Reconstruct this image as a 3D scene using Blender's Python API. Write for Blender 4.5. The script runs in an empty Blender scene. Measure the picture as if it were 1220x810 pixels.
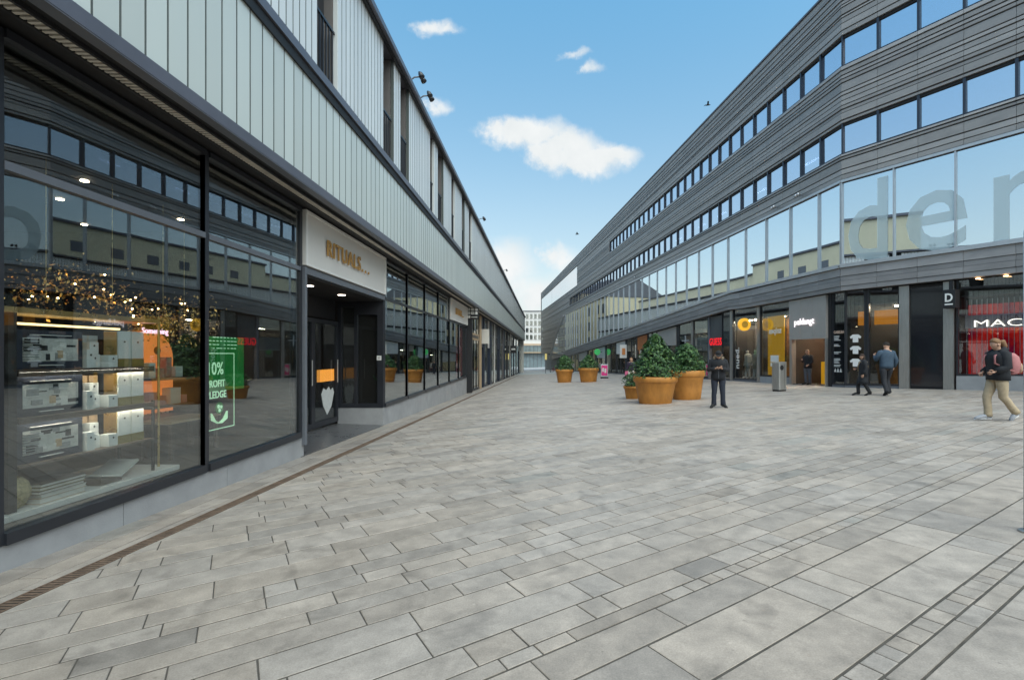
import bpy, bmesh, math, random
from mathutils import Vector, Matrix, noise as mnoise
R = random.Random(7)
S = bpy.context.scene
COL = S.collection
EYE = 1.5
F = 576.0            # focal length of the lens in photo pixels

# ------------------------------------------------------------------ materials
MATS = {}
def nodes_of(name):
    m = bpy.data.materials.new(name); m.use_nodes = True
    nt = m.node_tree; nt.nodes.clear()
    return m, nt
def N(nt, kind, **kw):
    n = nt.nodes.new(kind)
    for k, v in kw.items():
        if k.startswith('i_'):
            key = k[2:]
            key = int(key) if key.isdigit() else key.replace('_', ' ')
            n.inputs[key].default_value = v
        else: setattr(n, k, v)
    return n
def L(nt, a, b): nt.links.new(a, b)
def math_(nt, op, a, b=None, c=None, clamp=False):
    n = nt.nodes.new('ShaderNodeMath'); n.operation = op; n.use_clamp = clamp
    for i, v in enumerate((a, b, c)):
        if v is None: continue
        if isinstance(v, (int, float)): n.inputs[i].default_value = v
        else: nt.links.new(v, n.inputs[i])
    return n.outputs[0]
def pm(name, col, rough=0.6, metal=0.0, var=0.0, scale=6.0, bump=0.0, bscale=40.0, spec=0.5, attr=None, stretch=None, coat=0.0, emit=None, estr=0.0):
    """principled with mottling (var) and a fine bump"""
    if name in MATS: return MATS[name]
    m, nt = nodes_of(name)
    out = N(nt, 'ShaderNodeOutputMaterial'); b = N(nt, 'ShaderNodeBsdfPrincipled')
    L(nt, b.outputs[0], out.inputs[0])
    b.inputs['Base Color'].default_value = (*col, 1)
    b.inputs['Roughness'].default_value = rough; b.inputs['Metallic'].default_value = metal
    b.inputs['Specular IOR Level'].default_value = spec; b.inputs['Coat Weight'].default_value = coat
    tc = N(nt, 'ShaderNodeTexCoord'); vec = tc.outputs['Object']
    if stretch:
        mp = N(nt, 'ShaderNodeMapping'); mp.inputs['Scale'].default_value = stretch
        L(nt, vec, mp.inputs[0]); vec = mp.outputs[0]
    src = None
    if attr:
        a = N(nt, 'ShaderNodeAttribute', attribute_name=attr); src = a.outputs['Color']
    if var > 0:
        n1 = N(nt, 'ShaderNodeTexNoise', i_Scale=scale, i_Detail=6.0, i_Roughness=0.62)
        L(nt, vec, n1.inputs['Vector'])
        k = N(nt, 'ShaderNodeMapRange'); k.inputs[1].default_value = 0.25; k.inputs[2].default_value = 0.75
        k.inputs[3].default_value = 1 - var; k.inputs[4].default_value = 1 + var
        L(nt, n1.outputs[0], k.inputs[0])
        mx = N(nt, 'ShaderNodeVectorMath', operation='SCALE')
        if src is not None: L(nt, src, mx.inputs[0])
        else: mx.inputs[0].default_value = col
        L(nt, k.outputs[0], mx.inputs['Scale']); src = mx.outputs[0]
        rr = N(nt, 'ShaderNodeMapRange'); rr.inputs[3].default_value = max(0.02, rough - .12); rr.inputs[4].default_value = min(1, rough + .12)
        L(nt, n1.outputs[0], rr.inputs[0]); L(nt, rr.outputs[0], b.inputs['Roughness'])
    if src is not None: L(nt, src, b.inputs['Base Color'])
    if bump > 0:
        n2 = N(nt, 'ShaderNodeTexNoise', i_Scale=bscale, i_Detail=4.0)
        L(nt, vec, n2.inputs['Vector'])
        bp = N(nt, 'ShaderNodeBump', i_Strength=bump, i_Distance=0.01)
        L(nt, n2.outputs[0], bp.inputs['Height']); L(nt, bp.outputs[0], b.inputs['Normal'])
    if emit:
        b.inputs['Emission Color'].default_value = (*emit, 1); b.inputs['Emission Strength'].default_value = estr
    MATS[name] = m
    return m
def emis(name, col, st):
    if name in MATS: return MATS[name]
    m, nt = nodes_of(name); out = N(nt, 'ShaderNodeOutputMaterial'); e = N(nt, 'ShaderNodeEmission')
    e.inputs[0].default_value = (*col, 1); e.inputs[1].default_value = st
    L(nt, e.outputs[0], out.inputs[0]); MATS[name] = m
    return m
def glass(name, trans, gloss, base, top=0.85, warp=0.0):
    """a pane: mostly see-through head on, mirror-like at a grazing angle (share of each of its two faces)"""
    m, nt = nodes_of(name); out = N(nt, 'ShaderNodeOutputMaterial')
    t = N(nt, 'ShaderNodeBsdfTransparent'); t.inputs[0].default_value = (*trans, 1)
    g = N(nt, 'ShaderNodeBsdfGlossy'); g.inputs['Color'].default_value = (*gloss, 1); g.inputs['Roughness'].default_value = 0.004
    lw = N(nt, 'ShaderNodeLayerWeight'); lw.inputs[0].default_value = 0.5
    p = math_(nt, 'POWER', lw.outputs['Facing'], 3.0)
    f = math_(nt, 'MULTIPLY_ADD', p, top - base, base, clamp=True)
    if warp:
        tc = N(nt, 'ShaderNodeTexCoord'); n2 = N(nt, 'ShaderNodeTexNoise', i_Scale=0.55, i_Detail=1.0)
        L(nt, tc.outputs['Object'], n2.inputs['Vector'])
        bp = N(nt, 'ShaderNodeBump', i_Strength=warp, i_Distance=0.03)
        L(nt, n2.outputs[0], bp.inputs['Height']); L(nt, bp.outputs[0], g.inputs['Normal'])
    mx = N(nt, 'ShaderNodeMixShader'); L(nt, f, mx.inputs[0]); L(nt, t.outputs[0], mx.inputs[1]); L(nt, g.outputs[0], mx.inputs[2])
    L(nt, mx.outputs[0], out.inputs[0]); MATS[name] = m
    return m

def film(name,col,clear):
    m, nt = nodes_of(name); out = N(nt,'ShaderNodeOutputMaterial'); t = N(nt,'ShaderNodeBsdfTransparent'); d = N(nt,'ShaderNodeBsdfDiffuse')
    d.inputs[0].default_value=(*col,1); mx = N(nt,'ShaderNodeMixShader'); mx.inputs[0].default_value=1-clear
    L(nt,t.outputs[0],mx.inputs[1]); L(nt,d.outputs[0],mx.inputs[2]); L(nt,mx.outputs[0],out.inputs[0]); return m
M = dict(
 frame=pm('dark_frame', (.022,.024,.03), .35, var=.15, scale=3),
 black=pm('matt_black', (.012,.012,.014), .55, var=.2, scale=5),
 navy=pm('navy_paint', (.022,.03,.05), .4, var=.15, scale=3),
 grey_frame=pm('grey_frame', (.13,.14,.16), .4, var=.12, scale=4),
 silver=pm('silver_trim', (.5,.51,.53), .35, metal=.6, var=.08, scale=3),
 steel=pm('brushed_steel', (.42,.41,.39), .38, metal=.75, var=.14, scale=4, stretch=(6,6,.6)),
 concrete=pm('plinth_concrete', (.31,.31,.315), .8, var=.16, scale=2.2, bump=.25, bscale=60),
 fascia=pm('fascia_metal', (.14,.14,.165), .38, metal=.35, var=.14, scale=1.6),
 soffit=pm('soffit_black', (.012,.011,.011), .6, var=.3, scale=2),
 grille=pm('grille_pale', (.75,.70,.6), .5, var=.25, scale=5),  # pale colour stands in for light coming through the slats
 tglass=pm('channel_glass_pale', (.60,.63,.635), .28, attr='Col', spec=.6),
 reveal=pm('reveal_taupe', (.17,.155,.15), .6, var=.1, scale=2),
 clad=pm('ribbed_cladding', (.2,.2,.21), .5, attr='Col', var=.16, scale=1.1, metal=.15, bump=.12, bscale=25, stretch=(1,1,3)),

 seal=pm('silicone_seal', (.10,.115,.11), .6),
 gap=pm('joint_black', (.012,.012,.014), .8),
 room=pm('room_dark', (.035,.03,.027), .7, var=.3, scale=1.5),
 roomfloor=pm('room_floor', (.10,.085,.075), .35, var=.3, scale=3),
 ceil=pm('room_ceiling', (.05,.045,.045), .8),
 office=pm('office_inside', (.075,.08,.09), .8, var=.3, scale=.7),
 white=pm('white_board', (.74,.73,.70), .55, var=.05, scale=2),
 cream=pm('sign_cream', (.66,.64,.60), .5, var=.05, scale=1.5),
 gold=pm('sign_gold', (.50,.27,.07), .4, metal=.35, var=.2, scale=20),
 goldleaf=pm('gold_leaf', (.75,.47,.16), .28, metal=.85, var=.3, scale=12),
 brass=pm('brass', (.62,.45,.18), .3, metal=.8, var=.15, scale=8),
 olive=pm('olive_gold', (.24,.20,.06), .45, var=.15, scale=12),
 card=pm('white_card', (.76,.79,.77), .6, var=.05, scale=9),
 tan=pm('tan_card', (.50,.36,.22), .6, var=.12, scale=9),
 wood=pm('shelf_wood', (.13,.10,.08), .5, var=.25, scale=6, stretch=(1,8,1)),
 terracotta=pm('terracotta', (.44,.185,.035), .6, var=.34, scale=3.5, bump=.2, bscale=30, stretch=(1,1,.5)),
 soil=pm('soil', (.05,.035,.022), .95, var=.4, scale=14, bump=.8, bscale=30),
 rust=pm('rusty_iron', (.15,.10,.07), .8, var=.45, scale=9, bump=.5, bscale=60),
 hole=pm('drain_dark', (.01,.009,.008), .9),
 skin=pm('skin', (.50,.29,.20), .55, var=.06, scale=20),
 teal=pm('teal_board', (.02,.22,.26), .4, var=.2, scale=2),
 tile=pm('threshold_tile', (.10,.10,.105), .3, var=.3, scale=3, bump=.1),
)
def fab(name, col, rough=.85): return pm('fabric_'+name, col, rough, var=.18, scale=14, bump=.35, bscale=90)
SHOPGLASS = glass('shop_glass', (.86,.89,.88), (.92,.95,.96), .10, .88)
DOORGLASS = glass('door_glass', (.80,.82,.82), (.9,.93,.95), .05, .7)
SKYGLASS = glass('office_glass', (.50,.58,.72), (.86,.91,1.0), .80, .95, .05)
BIGGLASS = glass('strip_glass', (.45,.62,.64), (.88,.95,1.0), .84, .95, .04)
FARGLASS = glass('far_shop_glass', (.7,.75,.75), (.95,.96,.94), .40, .9)
SHOW=glass('show_window_glass', (.86,.88,.88), (.93,.95,.94), .09, .75)

# ------------------------------------------------------------------ mesh helpers
class MB:
    def __init__(s): s.v=[]; s.f=[]; s.m=[]; s.c=[]; s.mats=[]
    def mi(s, mat):
        if mat not in s.mats: s.mats.append(mat)
        return s.mats.index(mat)
    def face(s, pts, mat, col=None):
        i=len(s.v); s.v += [tuple(p) for p in pts]; s.f.append(tuple(range(i,i+len(pts)))); s.m.append(s.mi(mat)); s.c.append(col)
    def hexa(s, p, mat, col=None):
        """p: bottom ring of 4 (ccw from above) then top ring of 4"""
        i=len(s.v); s.v += [tuple(q) for q in p]; k=s.mi(mat)
        for f in ((3,2,1,0),(4,5,6,7),(0,1,5,4),(1,2,6,5),(2,3,7,6),(3,0,4,7)):
            s.f.append(tuple(i+j for j in f)); s.m.append(k); s.c.append(col)
    def box(s, x0,x1,y0,y1,z0,z1, mat, col=None):
        s.hexa([(x0,y0,z0),(x1,y0,z0),(x1,y1,z0),(x0,y1,z0),(x0,y0,z1),(x1,y0,z1),(x1,y1,z1),(x0,y1,z1)], mat, col)
    def rings(s, rings, mat, cap=True, col=None):
        i=len(s.v); k=s.mi(mat); n=len(rings[0])
        for r in rings: s.v += [tuple(p) for p in r]
        for a in range(len(rings)-1):
            for b in range(n):
                s.f.append((i+a*n+b, i+a*n+(b+1)%n, i+(a+1)*n+(b+1)%n, i+(a+1)*n+b)); s.m.append(k); s.c.append(col)
        if cap:
            s.f.append(tuple(i+b for b in reversed(range(n)))); s.m.append(k); s.c.append(col)
            e=i+(len(rings)-1)*n
            s.f.append(tuple(e+b for b in range(n))); s.m.append(k); s.c.append(col)
    def lathe(s, prof, c, mat, n=28, cap=True):
        s.rings([[(c[0]+r*math.cos(2*math.pi*j/n), c[1]+r*math.sin(2*math.pi*j/n), c[2]+z) for j in range(n)] for r,z in prof], mat, cap)
    def tube(s, pts, rad, mat, n=10, flat=1.0):
        pts=[Vector(p) for p in pts]
        if isinstance(rad,(int,float)): rad=[rad]*len(pts)
        rr=[]; ref=None
        for i,p in enumerate(pts):
            d=(pts[min(i+1,len(pts)-1)]-pts[max(i-1,0)]).normalized()
            if ref is None: ref = Vector((1,0,0)) if abs(d.x)<.8 else Vector((0,1,0))
            a=(ref-d*ref.dot(d)).normalized(); ref=a; b=d.cross(a)
            rr.append([p+a*rad[i]*math.cos(2*math.pi*j/n)+b*rad[i]*flat*math.sin(2*math.pi*j/n) for j in range(n)])
        s.rings(rr, mat)
    def ball(s, c, r, mat, n=14, m=9):
        c=Vector(c); r=(r,r,r) if isinstance(r,(int,float)) else r
        s.rings([[(c.x+r[0]*math.sin(a)*math.cos(2*math.pi*j/n), c.y+r[1]*math.sin(a)*math.sin(2*math.pi*j/n), c.z-r[2]*math.cos(a)) for j in range(n)]
                 for a in [math.pi*(i+.02)/(m+.04) for i in range(m+1)]], mat)
    def add_mesh(s, me, mat, mw=None):
        i=len(s.v); k=s.mi(mat)
        for v in me.vertices: s.v.append(tuple(mw@v.co if mw else v.co))
        for p in me.polygons: s.f.append(tuple(i+j for j in p.vertices)); s.m.append(k); s.c.append(None)
    def build(s, name, parent=None, smooth=False, bevel=0, loc=None):
        me=bpy.data.meshes.new(name)
        vs=s.v
        if loc is not None: vs=[(a-loc[0],b-loc[1],c-loc[2]) for a,b,c in vs]
        me.from_pydata(vs,[],s.f); me.update()
        for m in s.mats: me.materials.append(m)
        me.polygons.foreach_set('material_index', s.m)
        if any(c is not None for c in s.c):
            ca=me.color_attributes.new('Col','FLOAT_COLOR','CORNER'); d=[]
            for f,c in zip(s.f,s.c): d += list((c or (.5,.5,.5)))[:3]*0 + [x for _ in f for x in (*(c or (.5,.5,.5)),1.0)]
            ca.data.foreach_set('color', d)
        if smooth: me.polygons.foreach_set('use_smooth',[True]*len(me.polygons))
        o=bpy.data.objects.new(name,me); COL.objects.link(o)
        if loc is not None: o.location=loc
        if parent is not None:
            o.parent=parent
            if loc is None: o.matrix_parent_inverse = Matrix.Translation(-Vector(wloc(parent)))
            else: o.location = Vector(loc)-Vector(wloc(parent))
        if bevel:
            b=o.modifiers.new('bevel','BEVEL'); b.width=bevel; b.segments=2; b.limit_method='ANGLE'
        return o
def wloc(o):
    v=Vector(o.location); p=o.parent
    if p: v = v + o.matrix_parent_inverse.translation + Vector(wloc(p))
    return v
def tag(o, label=None, cat=None, group=None, kind=None):
    if label: o['label']=label
    if cat: o['category']=cat
    if group: o['group']=group
    if kind: o['kind']=kind
    return o
def thing(name, label, cat, loc, group=None):
    o=bpy.data.objects.new(name,None); COL.objects.link(o); o.location=loc; o.empty_display_size=.2
    return tag(o,label,cat,group)

class Frame:
    """a vertical wall plane: a runs along it, o comes out of it"""
    def __init__(s, org, al, out): s.o=Vector((org[0],org[1],0)); s.a=Vector((al[0],al[1],0)).normalized(); s.n=Vector((out[0],out[1],0)).normalized()
    def p(s,a,o,z):
        q=s.o+s.a*a+s.n*o; return (q.x,q.y,z)
    def box(s, mb, a0,a1,z0,z1,o0,o1,mat,col=None, z0b=None, z1b=None):
        z0b = z0 if z0b is None else z0b; z1b = z1 if z1b is None else z1b
        q=[s.p(a0,o0,z0),s.p(a0,o1,z0),s.p(a1,o1,z0b),s.p(a1,o0,z0b),s.p(a0,o0,z1),s.p(a0,o1,z1),s.p(a1,o1,z1b),s.p(a1,o0,z1b)]
        # keep the winding outward
        if (s.a.cross(s.n)).z < 0: pass
        else: q=[q[3],q[2],q[1],q[0],q[7],q[6],q[5],q[4]]
        mb.hexa(q,mat,col)
    def right(s):   # the reader's right when facing the wall
        return (-s.n).cross(Vector((0,0,1)))
TXT={}
def text_mesh(body, size, ext=.01, align='LEFT', spacing=1.0, bold=0.0):
    c=bpy.data.curves.new('lettering','FONT'); c.body=body; c.size=size; c.extrude=ext; c.align_x=align; c.space_character=spacing; c.offset=bold
    c.resolution_u=3
    o=bpy.data.objects.new('lettering',c); COL.objects.link(o)
    dg=bpy.context.evaluated_depsgraph_get(); me=bpy.data.meshes.new_from_object(o.evaluated_get(dg))
    bpy.data.objects.remove(o); bpy.data.curves.remove(c)
    return me
def put_text(mb, body, size, origin, right, up, mat, ext=.01, align='LEFT', spacing=1.0, sx=1.0, bold=0.0):
    me=text_mesh(body,size,ext,align,spacing,bold)
    r=Vector(right).normalized(); u=Vector(up).normalized(); n=r.cross(u)
    mw=Matrix(((r.x*sx,u.x,n.x,origin[0]),(r.y*sx,u.y,n.y,origin[1]),(r.z*sx,u.z,n.z,origin[2]),(0,0,0,1)))
    mb.add_mesh(me,mat,mw); bpy.data.meshes.remove(me)
def tilted_pane(fr,mb,a,b,z0,z1,o,mat,j,z0b=None,z1b=None,th=.012):
    """a pane set a hair out of true, as real panes are"""
    z0b=z0 if z0b is None else z0b; z1b=z1 if z1b is None else z1b
    e=[R.uniform(-j,j) for _ in range(3)]; d=[o+e[0],o+e[1],o+e[1]+e[2],o+e[0]+e[2]]
    P4=[(a,d[0],z0),(b,d[1],z0b),(b,d[2],z1b),(a,d[3],z1)]
    bk=[fr.p(x,q-th,z) for x,q,z in P4]; ft=[fr.p(x,q,z) for x,q,z in P4]
    q=[bk[0],ft[0],ft[1],bk[1],bk[3],ft[3],ft[2],bk[2]]
    if (fr.a.cross(fr.n)).z>=0: q=[q[3],q[2],q[1],q[0],q[7],q[6],q[5],q[4]]
    mb.hexa(q,mat)
def gz(x,y): return .035*x-.021*y
# ------------------------------------------------------------------ camera, sky, sun
cam=bpy.data.cameras.new('camera'); co=bpy.data.objects.new('camera',cam); COL.objects.link(co); S.camera=co
co.location=(0,0,EYE); co.rotation_euler=(math.pi/2,0,0)
cam.sensor_width=36; cam.lens=36*F/1220; cam.shift_x=-37.4/1220; cam.shift_y=16.5/1220; cam.clip_end=2000; cam.clip_start=.05
SUN_EL, SUN_AZ = math.radians(56), math.radians(152)      # azimuth clockwise from +Y: high behind the photographer
w=bpy.data.worlds.new('World'); S.world=w; w.use_nodes=True; nt=w.node_tree; nt.nodes.clear()
out=N(nt,'ShaderNodeOutputWorld'); bg=N(nt,'ShaderNodeBackground'); L(nt,bg.outputs[0],out.inputs[0])
sky=N(nt,'ShaderNodeTexSky',sky_type='NISHITA'); sky.sun_disc=False; sky.sun_elevation=SUN_EL; sky.sun_rotation=SUN_AZ
sky.air_density=1.0; sky.dust_density=.9; sky.ozone_density=1.6
SKY_STR=.15
tint=N(nt,'ShaderNodeMix',data_type='RGBA',blend_type='MULTIPLY'); tint.inputs[0].default_value=1
tc=N(nt,'ShaderNodeTexCoord'); sp=N(nt,'ShaderNodeSeparateXYZ'); L(nt,tc.outputs['Generated'],sp.inputs[0])
lo=N(nt,'ShaderNodeMapRange',clamp=True); lo.inputs[1].default_value=.05; lo.inputs[2].default_value=.62; L(nt,sp.outputs[2],lo.inputs[0])
tl=N(nt,'ShaderNodeMix',data_type='RGBA'); L(nt,lo.outputs[0],tl.inputs[0]); tl.inputs[6].default_value=(.74,.60,.46,1); tl.inputs[7].default_value=(.62,1.06,1.0,1)
L(nt,sky.outputs[0],tint.inputs[6]); L(nt,tl.outputs[2],tint.inputs[7])
yy=math_(nt,'MAXIMUM',sp.outputs[1],.02)
nz=N(nt,'ShaderNodeTexNoise',i_Scale=9.0,i_Detail=7.0,i_Roughness=.6); L(nt,tc.outputs['Generated'],nz.inputs['Vector'])
nz2=N(nt,'ShaderNodeTexNoise',i_Scale=22.0,i_Detail=6.0,i_Roughness=.65); L(nt,tc.outputs['Generated'],nz2.inputs['Vector'])
# bearings of the clouds: tangent of azimuth, tangent of elevation, half sizes, density
CL=[(-.032,.455,.10,.040,1.15),(.045,.418,.085,.050,1.25),(.105,.405,.075,.040,1.2),(.15,.41,.055,.026,1.0),(.075,.388,.065,.022,1.0),
    (-.225,.672,.062,.019,.72),(-.20,.670,.03,.012,.7),(.064,.615,.042,.012,.66),(.095,.583,.03,.016,.66),(-.217,.513,.036,.022,.72),
    (-.085,.185,.085,.06,.85),(.035,.205,.05,.035,.75),(-.03,.12,.14,.06,.8),(.07,.14,.08,.07,.7),(-.3,.15,.12,.09,.8)]
gx=math_(nt,'DIVIDE',sp.outputs[0],yy); gy=math_(nt,'DIVIDE',sp.outputs[2],yy)
wx=math_(nt,'MULTIPLY_ADD',math_(nt,'SUBTRACT',nz2.outputs[0],.5),.10,gx)
wy=math_(nt,'MULTIPLY_ADD',math_(nt,'SUBTRACT',nz.outputs[0],.5),.10,gy)
tot=None
for cx,cz,rx,rz,dn in CL:
    dx=math_(nt,'MULTIPLY',math_(nt,'SUBTRACT',wx,cx),1/rx); dz=math_(nt,'MULTIPLY',math_(nt,'SUBTRACT',wy,cz),1/rz)
    d=math_(nt,'SQRT',math_(nt,'ADD',math_(nt,'MULTIPLY',dx,dx),math_(nt,'MULTIPLY',dz,dz)))
    k=math_(nt,'MULTIPLY',math_(nt,'SUBTRACT',1.25,d,clamp=True),dn)
    tot=k if tot is None else math_(nt,'MAXIMUM',tot,k)
front=math_(nt,'GREATER_THAN',sp.outputs[1],.25)
body=math_(nt,'MULTIPLY',math_(nt,'MULTIPLY',tot,front),math_(nt,'MULTIPLY_ADD',nz2.outputs[0],1.6,.15))
# a few loose clouds elsewhere in the sky (they show in the windows)
oth=N(nt,'ShaderNodeMapRange',clamp=True); oth.inputs[1].default_value=.56; oth.inputs[2].default_value=.8
n3=N(nt,'ShaderNodeTexNoise',i_Scale=3.2,i_Detail=7.0,i_Roughness=.55); L(nt,tc.outputs['Generated'],n3.inputs['Vector']); L(nt,n3.outputs[0],oth.inputs[0])
back=math_(nt,'MULTIPLY',math_(nt,'LESS_THAN',sp.outputs[1],.25),oth.outputs[0])
cm=N(nt,'ShaderNodeMapRange',clamp=True,interpolation_type='SMOOTHSTEP'); cm.inputs[1].default_value=.10; cm.inputs[2].default_value=.85
L(nt,math_(nt,'ADD',body,math_(nt,'MULTIPLY',back,.6)),cm.inputs[0])
# pale haze low over the horizon
hz=math_(nt,'POWER',math_(nt,'SUBTRACT',1.0,math_(nt,'MAXIMUM',sp.outputs[2],0.0),clamp=True),4.0)
mh=N(nt,'ShaderNodeMix',data_type='RGBA'); L(nt,math_(nt,'MULTIPLY',hz,.85),mh.inputs[0]); L(nt,tint.outputs[2],mh.inputs[6])
CW=3.45
mh.inputs[7].default_value=(CW*.80,CW*.92,CW*.97,1)
cc=N(nt,'ShaderNodeMix',data_type='RGBA'); L(nt,math_(nt,'MULTIPLY',nz.outputs[0],1.0,clamp=True),cc.inputs[0])
cc.inputs[6].default_value=(CW*.70,CW*.77,CW*.80,1); cc.inputs[7].default_value=(CW*1.12,CW*1.12,CW*1.1,1)
mc=N(nt,'ShaderNodeMix',data_type='RGBA'); L(nt,cm.outputs[0],mc.inputs[0]); L(nt,mh.outputs[2],mc.inputs[6]); L(nt,cc.outputs[2],mc.inputs[7])
L(nt,mc.outputs[2],bg.inputs[0]); bg.inputs[1].default_value=SKY_STR
sd=bpy.data.lights.new('sun','SUN'); sd.energy=2.1; sd.angle=math.radians(80); sd.color=(1,.90,.77)
so=bpy.data.objects.new('sun',sd); COL.objects.link(so)
dirv=Vector((math.sin(SUN_AZ)*math.cos(SUN_EL),math.cos(SUN_AZ)*math.cos(SUN_EL),math.sin(SUN_EL)))
so.rotation_euler=dirv.to_track_quat('Z','Y').to_euler()
vs=S.view_settings; vs.view_transform='Standard'; vs.look='None'; vs.gamma=1; vs.exposure=.9; vs.use_curve_mapping=False
S.render.engine='CYCLES'; S.cycles.use_denoising=True; S.cycles.max_bounces=10; S.cycles.transparent_max_bounces=24
S.cycles.glossy_bounces=5; S.cycles.diffuse_bounces=4; S.cycles.caustics_reflective=False; S.cycles.caustics_refractive=False; S.cycles.sample_clamp_indirect=6

# ------------------------------------------------------------------ ground and paving
def slab_mat():
    m,nt=nodes_of('paving_stone'); out=N(nt,'ShaderNodeOutputMaterial'); b=N(nt,'ShaderNodeBsdfPrincipled'); L(nt,b.outputs[0],out.inputs[0])
    a=N(nt,'ShaderNodeAttribute',attribute_name='Col'); tc=N(nt,'ShaderNodeTexCoord'); v=tc.outputs['Object']
    n1=N(nt,'ShaderNodeTexNoise',i_Scale=5.0,i_Detail=9.0,i_Roughness=.68); L(nt,v,n1.inputs['Vector'])
    n2=N(nt,'ShaderNodeTexNoise',i_Scale=.55,i_Detail=5.0,i_Roughness=.6); L(nt,v,n2.inputs['Vector'])
    n3=N(nt,'ShaderNodeTexNoise',i_Scale=120.0,i_Detail=3.0); L(nt,v,n3.inputs['Vector'])
    n4=N(nt,'ShaderNodeTexNoise',i_Scale=2.1,i_Detail=6.0,i_Distortion=1.4); L(nt,v,n4.inputs['Vector'])
    k=math_(nt,'MULTIPLY_ADD',n1.outputs[0],1.15,.43); k=math_(nt,'MULTIPLY',k,math_(nt,'MULTIPLY_ADD',n2.outputs[0],.5,.75)); k=math_(nt,'MULTIPLY',k,math_(nt,'MULTIPLY_ADD',n3.outputs[0],.7,.65))
    st=N(nt,'ShaderNodeMapRange',clamp=True); st.inputs[1].default_value=.56; st.inputs[2].default_value=.70; st.inputs[3].default_value=1; st.inputs[4].default_value=.72
    L(nt,n4.outputs[0],st.inputs[0]); k=math_(nt,'MULTIPLY',k,st.outputs[0])
    for sc_,th,dk in ((1.7,.030,.62),(3.1,.035,1.22),(5.3,.05,.75)):                    # gum spots, droppings and small stains
        vo=N(nt,'ShaderNodeTexVoronoi',i_Scale=sc_,i_Randomness=1.0); L(nt,v,vo.inputs['Vector'])
        g_=N(nt,'ShaderNodeMapRange',clamp=True); g_.inputs[1].default_value=th*.7; g_.inputs[2].default_value=th; g_.inputs[3].default_value=dk; g_.inputs[4].default_value=1
        L(nt,vo.outputs['Distance'],g_.inputs[0]); k=math_(nt,'MULTIPLY',k,g_.outputs[0])
    sc=N(nt,'ShaderNodeVectorMath',operation='SCALE'); L(nt,a.outputs['Color'],sc.inputs[0]); L(nt,k,sc.inputs['Scale']); L(nt,sc.outputs[0],b.inputs['Base Color'])
    L(nt,math_(nt,'MULTIPLY_ADD',n1.outputs[0],.4,.36),b.inputs['Roughness'])
    bp=N(nt,'ShaderNodeBump',i_Strength=.35,i_Distance=.006); L(nt,math_(nt,'ADD',n1.outputs[0],math_(nt,'MULTIPLY',n3.outputs[0],.35)),bp.inputs['Height']); L(nt,bp.outputs[0],b.inputs['Normal'])
    return m
SLAB=slab_mat()
g=MB(); gm=pm('joint_mortar',(.075,.066,.056),.95,var=.4,scale=9)
g.face([(x,y,gz(x,y)-.0042) for x,y in ((-300,-120),(300,-120),(300,600),(-300,600))],gm)
tag(g.build('ground'),kind='structure')
E1=Vector((.841,.541)); E2=Vector((-.541,.841))
def tone(r):
    k=r.uniform(.262,.335)
    if r.random()<.07: k*=r.uniform(.78,.92)
    wv=r.uniform(-.012,.03)
    if r.random()<.02: return (k*1.0,k*.92,k*.82)
    return (k*(1.10+wv),k*.965,k*(.85-wv))
def clip_x(poly,x0,sgn):
    o=[]
    for i in range(len(poly)):
        a,b=poly[i],poly[(i+1)%len(poly)]; ia=(a[0]-x0)*sgn>=0; ib=(b[0]-x0)*sgn>=0
        if ia: o.append(a)
        if ia!=ib:
            t=(x0-a[0])/(b[0]-a[0]); o.append((x0,a[1]+(b[1]-a[1])*t))
    return o
def slab(mb,poly,col,r,inset=.004):
    n=len(poly)
    if n<3: return
    cx=sum(p[0] for p in poly)/n; cy=sum(p[1] for p in poly)/n
    dz=r.uniform(-.001,.001)
    k=mb.mi(SLAB); i=len(mb.v)
    for p in poly: mb.v.append((p[0],p[1],gz(*p)-.02))
    for p in poly: mb.v.append((p[0],p[1],gz(*p)-.0022+dz))
    for p in poly:
        d=Vector((cx-p[0],cy-p[1])); q=(p[0]+d.x/max(d.length,.05)*.006,p[1]+d.y/max(d.length,.05)*.006); mb.v.append((q[0],q[1],gz(*q)+dz))
    for lv in (0,n):
        for j in range(n): mb.f.append((i+lv+j,i+lv+(j+1)%n,i+lv+n+(j+1)%n,i+lv+n+j)); mb.m.append(k); mb.c.append(col)
    mb.f.append(tuple(i+2*n+j for j in range(n))); mb.m.append(k); mb.c.append(col)
pv=MB(); rp=random.Random(21)
XL=-3.545
vv=-8.0
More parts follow.
